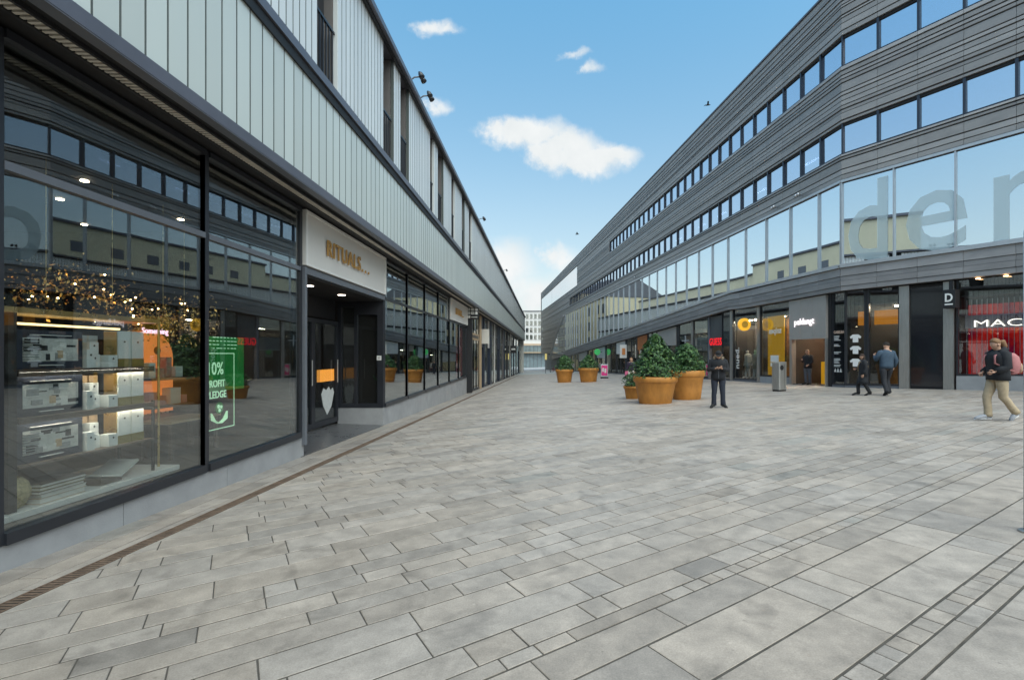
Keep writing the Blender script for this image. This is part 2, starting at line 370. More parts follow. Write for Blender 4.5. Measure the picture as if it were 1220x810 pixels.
# courses of different width; two of them are narrow courses of small setts
while vv<66:
    prev_sett=False
    if vv<1.03: wdt=min(rp.choice([.34,.42,.50,.58,.46]),1.03-vv) if vv>-1.5 else rp.choice([.3,.4,.5])
    elif vv<1.031: wdt=.12; prev_sett=True
    elif vv<2.10: wdt=min(rp.choice([.26,.32,.38,.30]),2.10-vv)
    elif vv<2.101: wdt=.11; prev_sett=True
    else: wdt=rp.choice([.18,.21,.24,.28,.32,.36,.26,.22])
    if wdt<.03: vv+=wdt; continue
    # extent along the row so that the street (x from the drain to the right-hand shops) is filled
    u0=-8.0+vv*.10; uu=(XL+vv*.541)/.841-1.2+rp.uniform(-.8,0); ue=(20.5+vv*.541)/.841
    while uu<ue:
        ln = rp.uniform(.11,.19) if prev_sett and (vv<1.5 or 2.5<uu<5.6) else rp.choice([.26,.36,.46,.56,.68,.8,.95,1.15])*rp.uniform(.92,1.08)*(.8 if wdt<.25 else 1)
        j_=lambda q: rp.uniform(0,q)
        p=[E1*a+E2*b for a,b in ((uu+.0035,vv+.006+j_(.003)),(uu+ln-.0035-j_(.003),vv+.006+j_(.003)),(uu+ln-.0035-j_(.003),vv+wdt-.006-j_(.002)),(uu+.0035+j_(.002),vv+wdt-.006-j_(.003)))]
        poly=[(q.x,q.y) for q in p]; mx=max(q[0] for q in poly); my=max(q[1] for q in poly); mn=min(q[1] for q in poly)
        right_edge = 15.75-.1235*mn if mn>21.2 else 20.5
        if mx>XL and my>-2.5 and min(q[0] for q in poly)<right_edge and mn<72:
            if min(q[0] for q in poly)<XL: poly=clip_x(poly,XL,1)
            slab(pv,poly,tone(rp),rp)
        uu+=ln
    vv+=wdt
# two courses of long slabs beside the shop wall, laid along it
for x0,x1 in ((-3.79,-3.695),(-4.02,-3.795),(-4.30,-4.025)):
    y=-2.5
    while y<72:
        ln=rp.choice([.6,.8,1.0]) if x1-x0>.1 else 1.0
        slab(pv,[(x0+.004,y+.004),(x1-.004,y+.004),(x1-.004,y+ln-.004),(x0+.004,y+ln-.004)],tone(rp),rp); y+=ln
tag(pv.build('paving'),kind='structure')
fs=MB()
for j in range(24):
    y0,y1=71+j*7,78+j*7
    fs.face([(x,y,gz(x,y)-.002) for x,y in ((-12,y0),(12,y0),(12,y1),(-12,y1))],SLAB,tuple(.36+rp.uniform(-.02,.02) for _ in range(3)))
tag(fs.build('street_end'),kind='structure')
# drain
dr=thing('drain_channel','long rusty iron slot drain set in the paving in front of the left-hand shop windows','drain',(-3.62,8,gz(-3.62,8)))
mb=MB()
for a,b in ((-3.690,-3.678),(-3.562,-3.550)):
    mb.hexa([(a,-2,gz(a,-2)-.03),(b,-2,gz(b,-2)-.03),(b,60,gz(b,60)-.03),(a,60,gz(a,60)-.03),(a,-2,gz(a,-2)+.003),(b,-2,gz(b,-2)+.003),(b,60,gz(b,60)+.003),(a,60,gz(a,60)+.003)],M['rust'])
mb.build('edge_rail',dr)
mb=MB(); y=-1.5
while y<60:
    st=.040 if y<16 else .12
    x0,x1=-3.678,-3.562; y1=y+st*.55
    mb.hexa([(x0,y,gz(x0,y)-.02),(x1,y,gz(x1,y)-.02),(x1,y1,gz(x1,y1)-.02),(x0,y1,gz(x0,y1)-.02),(x0,y,gz(x0,y)),(x1,y,gz(x1,y)),(x1,y1,gz(x1,y1)),(x0,y1,gz(x0,y1))],M['rust']); y+=st
mb.build('grate',dr)
mb=MB(); mb.face([(x,y,gz(x,y)-.0035) for x,y in ((-3.69,-2),(-3.55,-2),(-3.55,60),(-3.69,60))],M['hole']); mb.build('channel',dr)
# ------------------------------------------------------------------ the low shop building on the left
LF=Frame((-4.29,0),(0,1),(1,0))
LB=thing('shop_building','long low shop building with bands of pale channel glass over dark shopfronts','building',(-9,30,0))
Y0,Y1=-22.0,96.0
HEAD=4.085; OUT=.66
rl=random.Random(5)
OPEN=[(-14,-13.2),(-9.5,-8.7),(-4.6,-3.8),(1.6,2.4),(7.83,8.59),(11.0,11.8),(12.4,13.1),(15.55,16.2),(16.8,17.6),(19.3,20.0),(21.7,22.4),(23.9,24.8)]
def channel(z0,z1,holes,base,P=.2645):
    mb=MB(); y=Y0
    while y<Y1:
        if not any(a-.02<y+P/2<b+.02 for a,b in holes):
            k=rl.uniform(.93,1.04); c=tuple(v*k for v in base)
            yb,ye=y+.010,y+P-.010; o=OUT-.03
            q=[LF.p(yb,o-.08,0),LF.p(yb,o-.003,0),LF.p(yb+.004,o,0),LF.p(ye-.004,o,0),LF.p(ye,o-.003,0),LF.p(ye,o-.08,0)]
            mb.rings([[(p[0],p[1],z) for p in reversed(q)] for z in (z0,z1)],M['tglass'],col=c)
        if not any(a-.02<y<b+.02 for a,b in holes): LF.box(mb,y-.0065,y+.0065,z0,z1,OUT-.1,OUT-.0275,M['seal'])
        y+=P
    return mb
channel(4.225,5.93,[],(.575,.625,.60)).build('channel_glass',LB)
channel(6.09,8.67,OPEN,(.72,.745,.745),.19).build('channel_glass',LB)
mb=MB(); LF.box(mb,Y0,Y1,4.2,8.6,-.6,OUT-.30,M['reveal']); LF.box(mb,Y0,Y1,4.2,6.0,OUT-.29,OUT-.12,M['gap'])
ps=sorted(OPEN); y=Y0
for a,b in ps+[(Y1,Y1)]:
    LF.box(mb,y,a,6.0,8.66,OUT-.29,OUT-.115,M['reveal']); y=b
mb.build('backing_wall',LB)
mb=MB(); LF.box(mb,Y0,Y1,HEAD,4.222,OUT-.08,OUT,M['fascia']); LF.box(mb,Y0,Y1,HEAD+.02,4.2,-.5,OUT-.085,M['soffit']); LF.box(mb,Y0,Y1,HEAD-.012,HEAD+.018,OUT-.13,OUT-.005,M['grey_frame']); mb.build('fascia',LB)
mb=MB(); y=Y0
while y<Y1:
    st=.055 if -2<y<22 else .3
    LF.box(mb,y,y+st*.52,HEAD-.004,HEAD+.018,.27,.40,M['grille'])
    y+=st
LF.box(mb,Y0,Y1,HEAD-.02,HEAD+.018,.40,.43,M['black']); LF.box(mb,Y0,Y1,HEAD-.02,HEAD+.018,.24,.268,M['black']); mb.build('vent_grille',LB)
mb=MB(); LF.box(mb,Y0,Y1,5.945,6.085,OUT-.1,OUT+.035,M['fascia']); LF.box(mb,Y0,Y1,5.79,5.94,OUT-.025,OUT+.004,M['soffit']); mb.build('floor_trim',LB)
mb=MB(); LF.box(mb,Y0,Y1,8.675,8.80,-.5,OUT+.13,M['fascia']); LF.box(mb,Y0,Y1,8.62,8.672,OUT-.02,OUT+.05,M['black']); mb.build('roof_cap',LB)
mb=MB(); mb.box(-22,-4.85,Y0,Y1,4.25,8.62,M['reveal']); mb.box(-22,-3.9,Y1-.3,Y1-.005,-2.2,8.60,M['cream']); mb.box(-22,-3.9,Y0+.01,Y0+.3,0,8.60,M['cream']); mb.build('upper_storey',LB)
crm=pm('cream_render',(.60,.55,.40),.8,var=.1,scale=.4)
mb=MB(); mb.box(-21,-10,13,57,8.63,12.7,crm); mb.box(-21,-10.5,57.01,92,8.63,11.7,crm); mb.build('set_back_storey',LB)
mb=MB(); mb.box(-21.1,-9.85,12.9,57.1,12.71,12.92,M['fascia']); mb.box(-21.1,-10.35,57.11,92.1,11.71,11.9,M['fascia']); mb.build('roof_edge',LB)
for k in range(8):
    mb=MB(); mb.box(-10.05,-9.97,30+k*3.1,31.1+k*3.1,10.4,11.3,M['grey_frame']); mb.build('window',LB)
for a,b in OPEN:
    rc=MB(); LF.box(rc,a+.002,b-.002,6.10,8.60,OUT-.298,OUT-.27,M['frame']); o=rc.build('window_recess',LB)
    rr=MB()
    for k in range(6):
        yy=a+.08+k*(b-a-.16)/5; LF.box(rr,yy-.008,yy+.008,6.12,7.15,OUT-.10,OUT-.08,M['frame'])
    LF.box(rr,a+.01,b-.01,7.15,7.19,OUT-.11,OUT-.07,M['frame']); rr.build('railing',o)
# plinth: blocks of pale concrete with open joints
def ptop(y): return -.055+.009*y
def plinth_run(mb,a,b,o0=-.25,o1=0.0):
    y=a
    while y<b-.01:
        e=min(b,y+1.62 if b-y>2.2 else b)
        p0=[LF.p(y+.004,o0,-.9),LF.p(y+.004,o1,-.9),LF.p(e-.004,o1,-.9),LF.p(e-.004,o0,-.9)]
        q0=[LF.p(y+.004,o0,ptop(y)),LF.p(y+.004,o1,ptop(y)),LF.p(e-.004,o1,ptop(e)),LF.p(e-.004,o0,ptop(e))]
        mb.hexa([p0[3],p0[2],p0[1],p0[0],q0[3],q0[2],q0[1],q0[0]],M['concrete']); y=e
mb=MB(); plinth_run(mb,-22.6,8.66); mb.build('plinth',LB); mb=MB(); plinth_run(mb,12.96,27.2); mb.box(-5.52,-4.292,12.965,13.2,-.9,.06,M['concrete']); mb.build('plinth',LB)
# shop windows
def shop_window(a,b,z0,z1,transom=None,lw=.035,parent=LB,mat=None,fr=None,tm=None):
    fr=fr or M['frame']; mat=mat or SHOPGLASS
    f=MB()
    LF.box(f,a-lw,a+lw,z0(a),z1,-.05,.012,fr)
    LF.box(f,b-lw,b+lw,z0(b),z1,-.051,.011,fr)
    LF.box(f,a+lw,b-lw,z0(a),z0(a)+.095,-.10,.035,fr,z0b=z0(b),z1b=z0(b)+.095)
    LF.box(f,a+lw,b-lw,z1-.07,z1,-.10,.034,fr)
    if transom: LF.box(f,a+lw,b-lw,transom-.035,transom+.035,-.05,.02,tm or M['grey_frame'])
    o=f.build('shop_window',parent)
    p=MB(); tilted_pane(LF,p,a+lw,b-lw,z0(a)+.09,z1-.065,-.02,mat,.003); p.build('pane',o)
    return o
for a,b in ((-6.2,-3.8),(-3.8,-1.4),(-1.4,1.1),(1.1,3.80),(3.80,6.15),(6.15,8.55)): shop_window(a,b,ptop,HEAD-.005,3.0,tm=M['grey_frame'])
for a,b in ((13.05,15.25),(15.25,17.5),(17.5,19.75),(19.75,22.1),): shop_window(a,b,ptop,HEAD-.005,3.0,tm=M['frame'],lw=.03)
for a,b in ((22.1,24.5),(24.5,27.0)): shop_window(a,b,ptop,3.06,None,lw=.03)
# behind the windows
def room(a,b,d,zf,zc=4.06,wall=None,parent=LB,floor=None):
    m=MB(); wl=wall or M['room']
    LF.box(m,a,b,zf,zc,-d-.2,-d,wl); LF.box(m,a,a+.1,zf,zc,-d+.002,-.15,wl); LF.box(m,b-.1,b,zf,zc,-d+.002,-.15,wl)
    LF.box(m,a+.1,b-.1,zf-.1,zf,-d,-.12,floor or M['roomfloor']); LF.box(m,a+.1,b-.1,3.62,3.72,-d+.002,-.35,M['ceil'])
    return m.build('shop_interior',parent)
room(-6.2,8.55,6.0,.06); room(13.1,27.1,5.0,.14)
SPOT=emis('spot_warm',(1,.80,.55),30)
def spots(pts,r=.04,parent=LB,mat=SPOT,n=14):
    for p in pts:
        m=MB(); m.lathe([(r*1.35,.03),(r*1.35,0),(r*1.02,-.004)],p,M['silver'],n); o=m.build('downlight',parent)
        m=MB(); m.lathe([(r,-.012),(r,-.006)],p,mat,n); m.build('lamp',o)
spots([(-6.3,4.6,3.615),(-5.6,5.9,3.615),(-6.6,6.6,3.615),(-5.7,7.6,3.615),(-7.5,7.9,3.615),(-8.0,5.2,3.615),(-5.3,3.4,3.615),(-6.2,15,3.615),(-6.0,18,3.615),(-6.2,21.5,3.615)])
# recessed entrance
mb=MB()
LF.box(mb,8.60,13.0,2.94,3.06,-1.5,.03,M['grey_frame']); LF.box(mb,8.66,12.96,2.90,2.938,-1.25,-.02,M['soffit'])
LF.box(mb,8.58,8.66,-.12,3.05,-.10,.06,M['grey_frame']); LF.box(mb,8.50,8.66,-.10,2.94,-1.25,-.11,M['frame'])
mb.build('entrance_portal',LB)
mb=MB(); mb.hexa([(-5.6,8.55,-.30),(-4.29,8.55,-.38),(-4.29,13.0,-.48),(-5.6,13.0,-.40),(-5.6,8.55,gz(-4.29,8.6)+.06),(-4.285,8.55,gz(-4.29,8.6)+.015),(-4.285,12.96,gz(-4.29,13)+.015),(-5.6,12.96,gz(-4.29,13)+.06)],M['tile']); mb.build('threshold',LB)
spots([(-4.82,9.95,2.902),(-4.80,11.5,2.902)],.085,mat=emis('spot_recess',(1,.85,.7),5))
DF=Frame((-5.5,0),(0,1),(1,0))
db=-.29
for a,b in ((8.7,10.1),(10.1,11.5),(11.5,12.9)):
    m=MB(); DF.box(m,a,a+.09,db,2.35,-.06,.03,M['frame']); DF.box(m,b-.09,b,db,2.35,-.06,.03,M['frame']); DF.box(m,a+.09,b-.09,db,db+.13,-.06,.03,M['frame']); DF.box(m,a+.09,b-.09,2.25,2.35,-.06,.03,M['frame']); DF.box(m,a,b,2.40,2.93,-.06,-.05,M['black'])
    o=m.build('door',LB); p=MB(); DF.box(p,a+.09,b-.09,db+.13,2.25,-.02,-.008,DOORGLASS); p.build('pane',o)
    h=MB(); h.tube([DF.p(b-.14,.07,.75),DF.p(b-.14,.07,1.35)],.015,M['steel']); h.build('handle',o)
# return wall of the entrance, facing the camera
RF=Frame((-4.29,12.96),(-1,0),(0,-1))
m=MB()
RF.box(m,0,.16,.06,2.94,-.14,.01,M['frame']); RF.box(m,.16,.70,.06,.17,-.1,.01,M['frame']); RF.box(m,.16,.70,2.55,2.94,-.1,.01,M['frame']); RF.box(m,.70,.78,.06,2.94,-.1,.012,M['frame']); RF.box(m,1.12,1.22,.06,2.94,-.1,.01,M['frame']); RF.box(m,.78,1.12,.06,.17,-.1,.008,M['frame']); RF.box(m,.78,1.12,2.75,2.94,-.1,.008,M['frame'])
o=m.build('side_window',LB); p=MB(); RF.box(p,.16,1.12,.17,2.75,-.06,-.05,DOORGLASS); p.build('pane',o)
m=MB(); RF.box(m,.05,.17,1.33,1.45,.012,.02,M['white']); put_text(m,'33',.085,RF.p(.155,.021,1.36),RF.right(),(0,0,1),M['black'],.001); tag(m.build('number_plate'),'small white house number plate 33 on the dark post right of the recessed entrance','number plate')
m=MB(); RF.box(m,.20,.68,.25,2.6,-.55,-.50,M['teal']); m.mats[0]=pm('teal_added_glow',(.03,.30,.36),.4,var=.3,scale=2,emit=(.02,.30,.38),estr=.32); tag(m.build('teal_panel'),'tall teal display board behind the side glass of the recessed entrance','panel')  # emission added to brighten the board; no lamp stands there
m=MB(); RF.box(m,.17,.27,.3,1.6,-.35,-.3,pm('lilac_card',(.45,.36,.55),.6,var=.3,scale=4)); tag(m.build('lilac_poster'),'narrow lilac poster in front of the teal board in the entrance window','poster')
# far shopfronts, straight down to the paving
def gbase(y): return gz(-4.29,y)+.04
y=27.25; k=0
kinds=[('w',1.25),('w',1.25),('w',1.25),('w',1.3),('p',.9,'tan'),('d',1.3),('p',.5,'navy'),('w',2.0),('d',1.6),('p',1.0,'navy'),('w',2.2),('p',.7,'cream'),('w',2.4),('d',1.8),('p',.8,'navy'),('w',3.0),('p',.9,'reveal'),('d',2.2),('w',3),('p',1.2,'black'),('w',4),('p',1.0,'cream'),('d',2.4),('w',4),('p',1.4,'navy'),('w',5),('p',1.2,'reveal'),('w',5),('d',3),('p',1.5,'black'),('w',6)]
for q in kinds:
    a,b=y,y+q[1]; y=b
    if b>Y1-.5: break
    if q[0]=='w': shop_window(a,b,gbase,HEAD-.005,2.45 if k%2 else 3.0,lw=.03,mat=FARGLASS)
    elif q[0]=='d':
        m=MB(); LF.box(m,a,b,gbase(b)-.1,HEAD-.01,-.9,-.85,M['black']); LF.box(m,a,a+.1,gbase(b)-.1,HEAD-.01,-.84,.02,M['navy']); LF.box(m,b-.1,b,gbase(b)-.1,HEAD-.01,-.84,.02,M['navy']); LF.box(m,a+.1,b-.1,1.95,HEAD-.01,-.3,.0,M['navy' if k%2 else 'cream'])
        o=m.build('doorway',LB); p=MB(); LF.box(p,a+.1,b-.1,gbase(b),1.95,-.4,-.39,FARGLASS); p.build('pane',o)
    else:
        m=MB(); LF.box(m,a,b,gbase(b)-.12,HEAD-.01,-.3,.05,M[q[2]]); m.build('pilaster',LB)
    k+=1
room(27.3,34,1.6,-.7,wall=M['cream']); room(34.1,50,1.6,-1.0,wall=M['cream']); room(50.1,95,2.0,-1.8,wall=M['cream'])  # cream walls set behind the glass to imitate its bright reflections
spots([(-5.2,28.6,3.615),(-5.2,30.4,3.615),(-5.2,32.2,3.615),(-5.3,36,3.615),(-5.3,40,3.615),(-5.3,44,3.615),(-5.3,48,3.615),(-5.4,56,3.615),(-5.4,64,3.615),(-5.4,74,3.615)],.13)  # added downlights that brighten those cream walls
m=MB(); LF.box(m,27.02,27.2,gbase(27),HEAD-.01,-.2,.30,M['black']); m.build('fin',LB)
# roof floodlights
def flood(x,y,z,label,face=1,sz=.45):
    t=thing('floodlight',label,'floodlight',(x,y,z),'floodlights on the roof edges')
    def q(a,b,c): return (x+a*face*sz,y+b*sz,z+c*sz)
    m=MB(); m.tube([q(-.5,0,-.05),q(-.1,0,.22),q(.3,0,.25)],.02,M['grey_frame'],8); m.build('bracket',t)
    m=MB(); m.tube([q(.3,-.3,.25),q(.3,.3,.25)],.016,M['grey_frame'],8); m.build('crossbar',t)
    for dy in (-.24,.24):
        m=MB(); m.tube([q(.22,dy,.40),q(.30,dy,.30),q(.36,dy,.18),q(.42,dy,.08)],[.05*sz,.13*sz,.16*sz,.17*sz],M['frame'] if face>0 else M['silver'],14); m.build('lamp_head',t,smooth=True)
flood(-3.42,13.0,8.83,'nearer of the two black twin floodlights on the left roof edge')
flood(-3.42,13.95,8.83,'second black twin floodlight on the left roof edge, just beyond the first')
flood(-3.42,26.6,8.83,'lone black floodlight on the left roof edge halfway along the street')
flood(-3.42,43,8.83,'small distant floodlight on the left roof edge near the street end')

# ---- signs on the left building
def shop_sign(a,b,label,ltr):
    t=thing('shop_sign',label,'sign',LF.p((a+b)/2,0,3.08),'cream fascia signs with gold letters')
    m=MB(); LF.box(m,a,b,3.08,4.07,-.05,.05,M['cream'])
    LF.box(m,a,b,3.08,3.12,.05,.075,M['white']); LF.box(m,a,b,4.03,4.07,.05,.075,M['white']); LF.box(m,a,a+.06,3.12,4.03,.05,.075,M['white']); LF.box(m,b-.06,b,3.12,4.03,.05,.075,M['white'])
    m.build('board',t)
    m=MB(); put_text(m,'RITUALS',.44,LF.p(a+ltr,.09,3.41),(0,1,0),(0,0,1),M['gold'],.012,spacing=1.16,bold=.004,sx=.93); e_=max(v[1] for v in m.v)
    for k in range(3): put_text(m,'.',.44,LF.p(e_+4.29*0+.06+.20*k,.09,3.41),(0,1,0),(0,0,1),M['gold'],.012,bold=.006)
    m.build('lettering',t)
shop_sign(8.60,12.98,'large cream shop sign with raised gold letters above the recessed entrance',.78)
shop_sign(22.08,26.98,'smaller looking cream shop sign with gold letters beside the black hanging sign',1.1)
# projecting black sign
t=thing('projecting_sign','square black projecting sign with white letters in a grid under the left canopy','sign',(-3.95,27.0,3.6))
m=MB(); m.box(-4.28,-3.62,26.96,27.06,3.43,4.09,M['black']); m.build('box',t,bevel=.01)
m=MB()
for r_,row in enumerate(('RIT','UAL','S')):
    for c_,ch in enumerate(row):
        x=-4.23+c_*.2; z=3.92-r_*.205
        m.box(x,x+.15,26.95,26.958,z-.02,z+.125,M['white']); put_text(m,ch,.14,(x+.035,26.949,z+.005),(1,0,0),(0,0,1),M['black'],.002)
m.box(-4.03,-3.68,26.95,26.958,3.53,3.56,M['white'])
m.build('lettering',t)
t=thing('projecting_sign','small black box sign projecting from the far end of the left shopfronts','sign',(-3.9,62,2.0))
m=MB(); m.box(-4.28,-3.45,61.9,62.1,1.6,2.55,M['black']); m.build('box',t); m=MB(); m.box(-4.1,-3.6,61.88,61.895,2.0,2.2,M['white']); m.build('band',t)
t=thing('projecting_sign','pale square sign board beside the tan pillar on the left shopfronts','sign',(-4.0,33.4,2.2))
m=MB(); m.box(-4.28,-3.75,33.3,33.4,2.2,3.2,M['cream']); m.build('box',t)
m=MB(); LF.box(m,28.2,31.6,2.35,2.75,.04,.07,M['tan']); 
for k in range(6): LF.box(m,28.4+k*.5,28.75+k*.5,2.46,2.64,.075,.085,M['frame'])
tag(m.build('fascia_sign'),'tan name board across the cream reflections of the fourth left shop','sign')
m=MB(); LF.box(m,24.85,26.6,.30,2.9,-.2,-.17,pm('poster_red',(.50,.05,.06),.5,var=.7,scale=1.4)); tag(m.build('red_poster'),'tall red and orange poster in the last window before the black hanging sign','poster')
# ------------------------------------------------------------------ the display in the first shop window
rd=random.Random(11)
t=thing('display_platform','white display floor board behind the nearest shop window','display base',(-4.95,5,.06))
m=MB(); m.box(-5.5,-4.55,4.05,6.05,.062,.12,M['white']); m.build('board',t,bevel=.005)
t=thing('display_shelf','dark three tier display shelf carrying black pictures and white gift boxes in the nearest window','shelf',(-4.8,4.9,.12))
m=MB()
for z in (1.356,.93,.51): m.box(-5.05,-4.60,4.24,5.72,z-.022,z,M['wood'])
m.build('shelf_board',t)
for y,x,zt in ((4.19,-4.62,1.86),(4.19,-5.04,1.86)):
    m=MB(); m.box(x-.02,x+.02,y-.035,y+.035,.12,zt,M['black']); m.build('post',t)
for x in (-4.63,-5.03):
    m=MB(); m.box(x-.012,x+.012,5.722,5.745,.12,.95,M['black']); m.build('post',t)
m=MB(); m.box(-5.06,-4.60,4.1,5.80,1.862,1.91,M['brass']); m.build('top_rail',t)
m=MB(); m.box(-5.04,-4.99,4.24,5.7,1.78,1.80,emis('strip_warm',(1,.68,.30),2.2)); m.build('added_light_strip',t)  # added lamp strip, coloured for the golden glow at the rail
for z in (1.32,.90):  # added lamp strips brighten the boxes; the lip is added to hide them
    m=MB(); m.box(-4.66,-4.63,4.3,5.7,z+.004,z+.012,emis('strip_white',(1,.88,.72),20)); m.build('added_light_strip',t)
    m=MB(); m.box(-4.608,-4.60,4.24,5.72,z-.025,z+.0135,M['wood']); m.build('strip_hiding_lip',t)
m=MB(); m.tube([(-4.72,5.93,.12),(-4.72,5.93,1.95)],.013,M['brass']); tag(m.build('brass_pole'),'thin brass pole standing right of the white gift boxes in the nearest window','pole')
def picture(z,label,seed):
    r=random.Random(seed)
    t=thing('picture_board',label,'picture',(-4.66,4.58,z+.002),'black framed pictures on the window shelf')
    y0,y1,h=4.27,4.89,.365; x=-4.66
    m=MB(); m.box(x-.03,x,y0,y1,z+.002,z+h,M['navy']); m.build('frame',t,bevel=.003)
    m=MB(); X=x+.0025; a0,a1,b0,b1=y0+.055,y1-.05,z+.075,z+h-.075
    def rect(ya,yb,za,zb,mat,lift=0): m.box(x,X+lift,ya,yb,za,zb,mat)
    gr=pm('print_grey',(.30,.31,.31),.5,var=.3,scale=30); dk=M['black']; wh=M['white']
    rect(a0,a1,b0,b1,pm('print_pale',(.58,.58,.55),.5,var=.25,scale=14))
    n=1
    for k in range(9):                                   # blinds, tables and dishes as flat printed shapes
        n+=1; yy=r.uniform(a0,a1-.12); zz=r.uniform(b0+.08,b1-.03); rect(yy,min(a1,yy+r.uniform(.04,.14)),zz,min(b1,zz+r.uniform(.01,.07)),r.choice([dk,dk,gr,wh]),.0006*n)
    for k in range(7):
        n+=1; yy=r.uniform(a0,a1-.1); rect(yy,min(a1,yy+r.uniform(.03,.12)),b0+r.uniform(0,.03),b0+r.uniform(.04,.09),r.choice([wh,gr,wh,dk]),.0006*n)
    n+=1; yc=(a0+a1)/2+r.uniform(-.05,.05); rect(yc,yc+.05,b0+.03,b0+.10,M['tan'],.0006*n)
    for k in range(8): n+=1; zz=b0+.012+k*.024; rect(a0,a0+.13,zz,zz+.008,gr,.0006*n) if seed%2 else None
    n+=1; rect(a0+.06,a1-.08,z+h-.05,z+h-.042,wh,.0006*n); n+=1; rect(a0+.14,a1-.16,z+.035,z+.042,wh,.0006*n)
    m.build('print',t)
picture(1.356,'black framed black and white picture on the top shelf of the nearest window',31)
picture(.93,'black framed black and white picture on the middle shelf, under the top one',42)
picture(.51,'black framed black and white picture on the lowest shelf above the stacked books',53)
def gift(kind,y,x,z,wy,wx,h,label,group,base=False,mat=None,logo=True):
    t=thing('gift_box',label,'box',(x,y,z),group)
    m=MB(); m.box(x-wx,x,y,y+wy,z+(.09 if base else .001),z+h,mat or M['card']); m.build('carton',t,bevel=.002)
    if base:
        m=MB(); m.box(x-wx-.003,x+.003,y-.003,y+wy+.003,z+.001,z+.088,M['olive']); m.build('sleeve',t)
        m=MB(); m.box(x-wx+.01,x-.01,y-.012,y-.0035,z+.1,z+h-.01,M['brass']); m.build('ribbon',t)
    if logo:
        m=MB(); c=Vector((x+.001,y+wy/2,z+h*.70)); n=8
        m.rings([[(c.x+q,c.y+.011*math.cos(2*math.pi*j/n),c.z+.011*math.sin(2*math.pi*j/n)) for j in range(n)] for q in (0,.002)],M['black']); m.build('emblem',t)
TIER=[(1.356,'top',0),(.93,'middle',0),(.51,'lowest',0)]
for z,nm,_ in TIER:
    gift('tall',5.30,-4.66,z,.16,.16,.395,f'tall white gift box in olive sleeve on the {nm} shelf, left of the pair','boxes',True)
    gift('tall',5.475,-4.66,z,.16,.16,.395,f'tall white gift box in an olive sleeve at the right end of the {nm} shelf','boxes',True)
    gift('mid',5.03,-4.84,z,.10,.10,.34,f'slim tan gift box standing at the back of the {nm} shelf, left of two','boxes',mat=M['tan'] if nm!='top' else M['card'])
    gift('mid',5.15,-4.84,z,.10,.10,.34,f'slim tan gift box on the {nm} shelf, next to the tall white pair','boxes',mat=M['tan'] if nm!='top' else M['card'])
    gift('small',4.915,-4.64,z,.085,.09,.19,f'small white upright carton beside the picture on the {nm} shelf','boxes')
    gift('small',5.01,-4.70,z,.115,.11,.14,f'low white carton carrying another one on the {nm} shelf','boxes')
    gift('small',5.02,-4.71,z+.141,.10,.09,.125,f'small white carton stacked on a low one on the {nm} shelf','boxes')
    gift('small',5.15,-4.63,z,.11,.10,.13,f'low white carton in front of the slim tan boxes on the {nm} shelf','boxes')
# books, woven vase and open book on the white base
zz=.121; 
for k,(h,mt,lb) in enumerate(((.055,M['tan'],'tan book at the bottom of the stack on the white display floor'),(.032,M['cream'],'cream book second from the bottom of the stack in the nearest window'),(.03,M['wood'],'dark brown book in the middle of the stack in the nearest window'),(.03,M['olive'],'olive book fourth from the bottom of the stack in the nearest window'),(.03,M['wood'],'dark book on top of the stack in the nearest window'))):
    t=thing('book',lb,'book',(-4.75,4.65,zz),'stacked books in the window'); dy=.012*math.sin(k*2.1)
    m=MB(); m.box(-4.93,-4.60,4.42+dy,4.86+dy,zz,zz+.004,mt); m.box(-4.93,-4.60,4.42+dy,4.86+dy,zz+h-.004,zz+h,mt); m.box(-4.935,-4.930,4.42+dy,4.86+dy,zz,zz+h,mt); m.build('cover',t)
    m=MB(); m.box(-4.928,-4.606,4.426+dy,4.854+dy,zz+.0045,zz+h-.0045,M['cream']); m.build('page_block',t); zz+=h+.001
t=thing('woven_vase','round woven straw vase left of the stacked books in the nearest window','vase',(-4.72,4.30,.121))
m=MB(); m.lathe([(.06,0),(.10,.03),(.135,.10),(.14,.16),(.12,.23),(.08,.275),(.06,.28),(.055,.25)],(-4.74,4.29,.121),pm('straw',(.40,.33,.17),.8,var=.5,scale=40,bump=.8,bscale=60),24); m.build('body',t,smooth=True)
t=thing('open_book','open book lying on a low dark stand behind the nearest window glass','book',(-4.75,5.3,.121))
m=MB(); m.hexa([(-4.95,5.05,.121),(-4.62,5.05,.121),(-4.62,5.30,.121),(-4.95,5.30,.121),(-4.95,5.05,.20),(-4.62,5.05,.20),(-4.62,5.30,.15),(-4.95,5.30,.15)],M['wood']); m.build('stand',t)
for s,(ya,yb,za,zb) in enumerate(((5.06,5.29,.215,.16),(5.29,5.52,.16,.28))):
    m=MB(); m.hexa([(-4.95,ya,za),(-4.62,ya,za),(-4.62,yb,zb),(-4.95,yb,zb),(-4.95,ya,za+.02),(-4.62,ya,za+.02),(-4.62,yb,zb+.02),(-4.95,yb,zb+.02)],M['cream']); m.build('page',t)
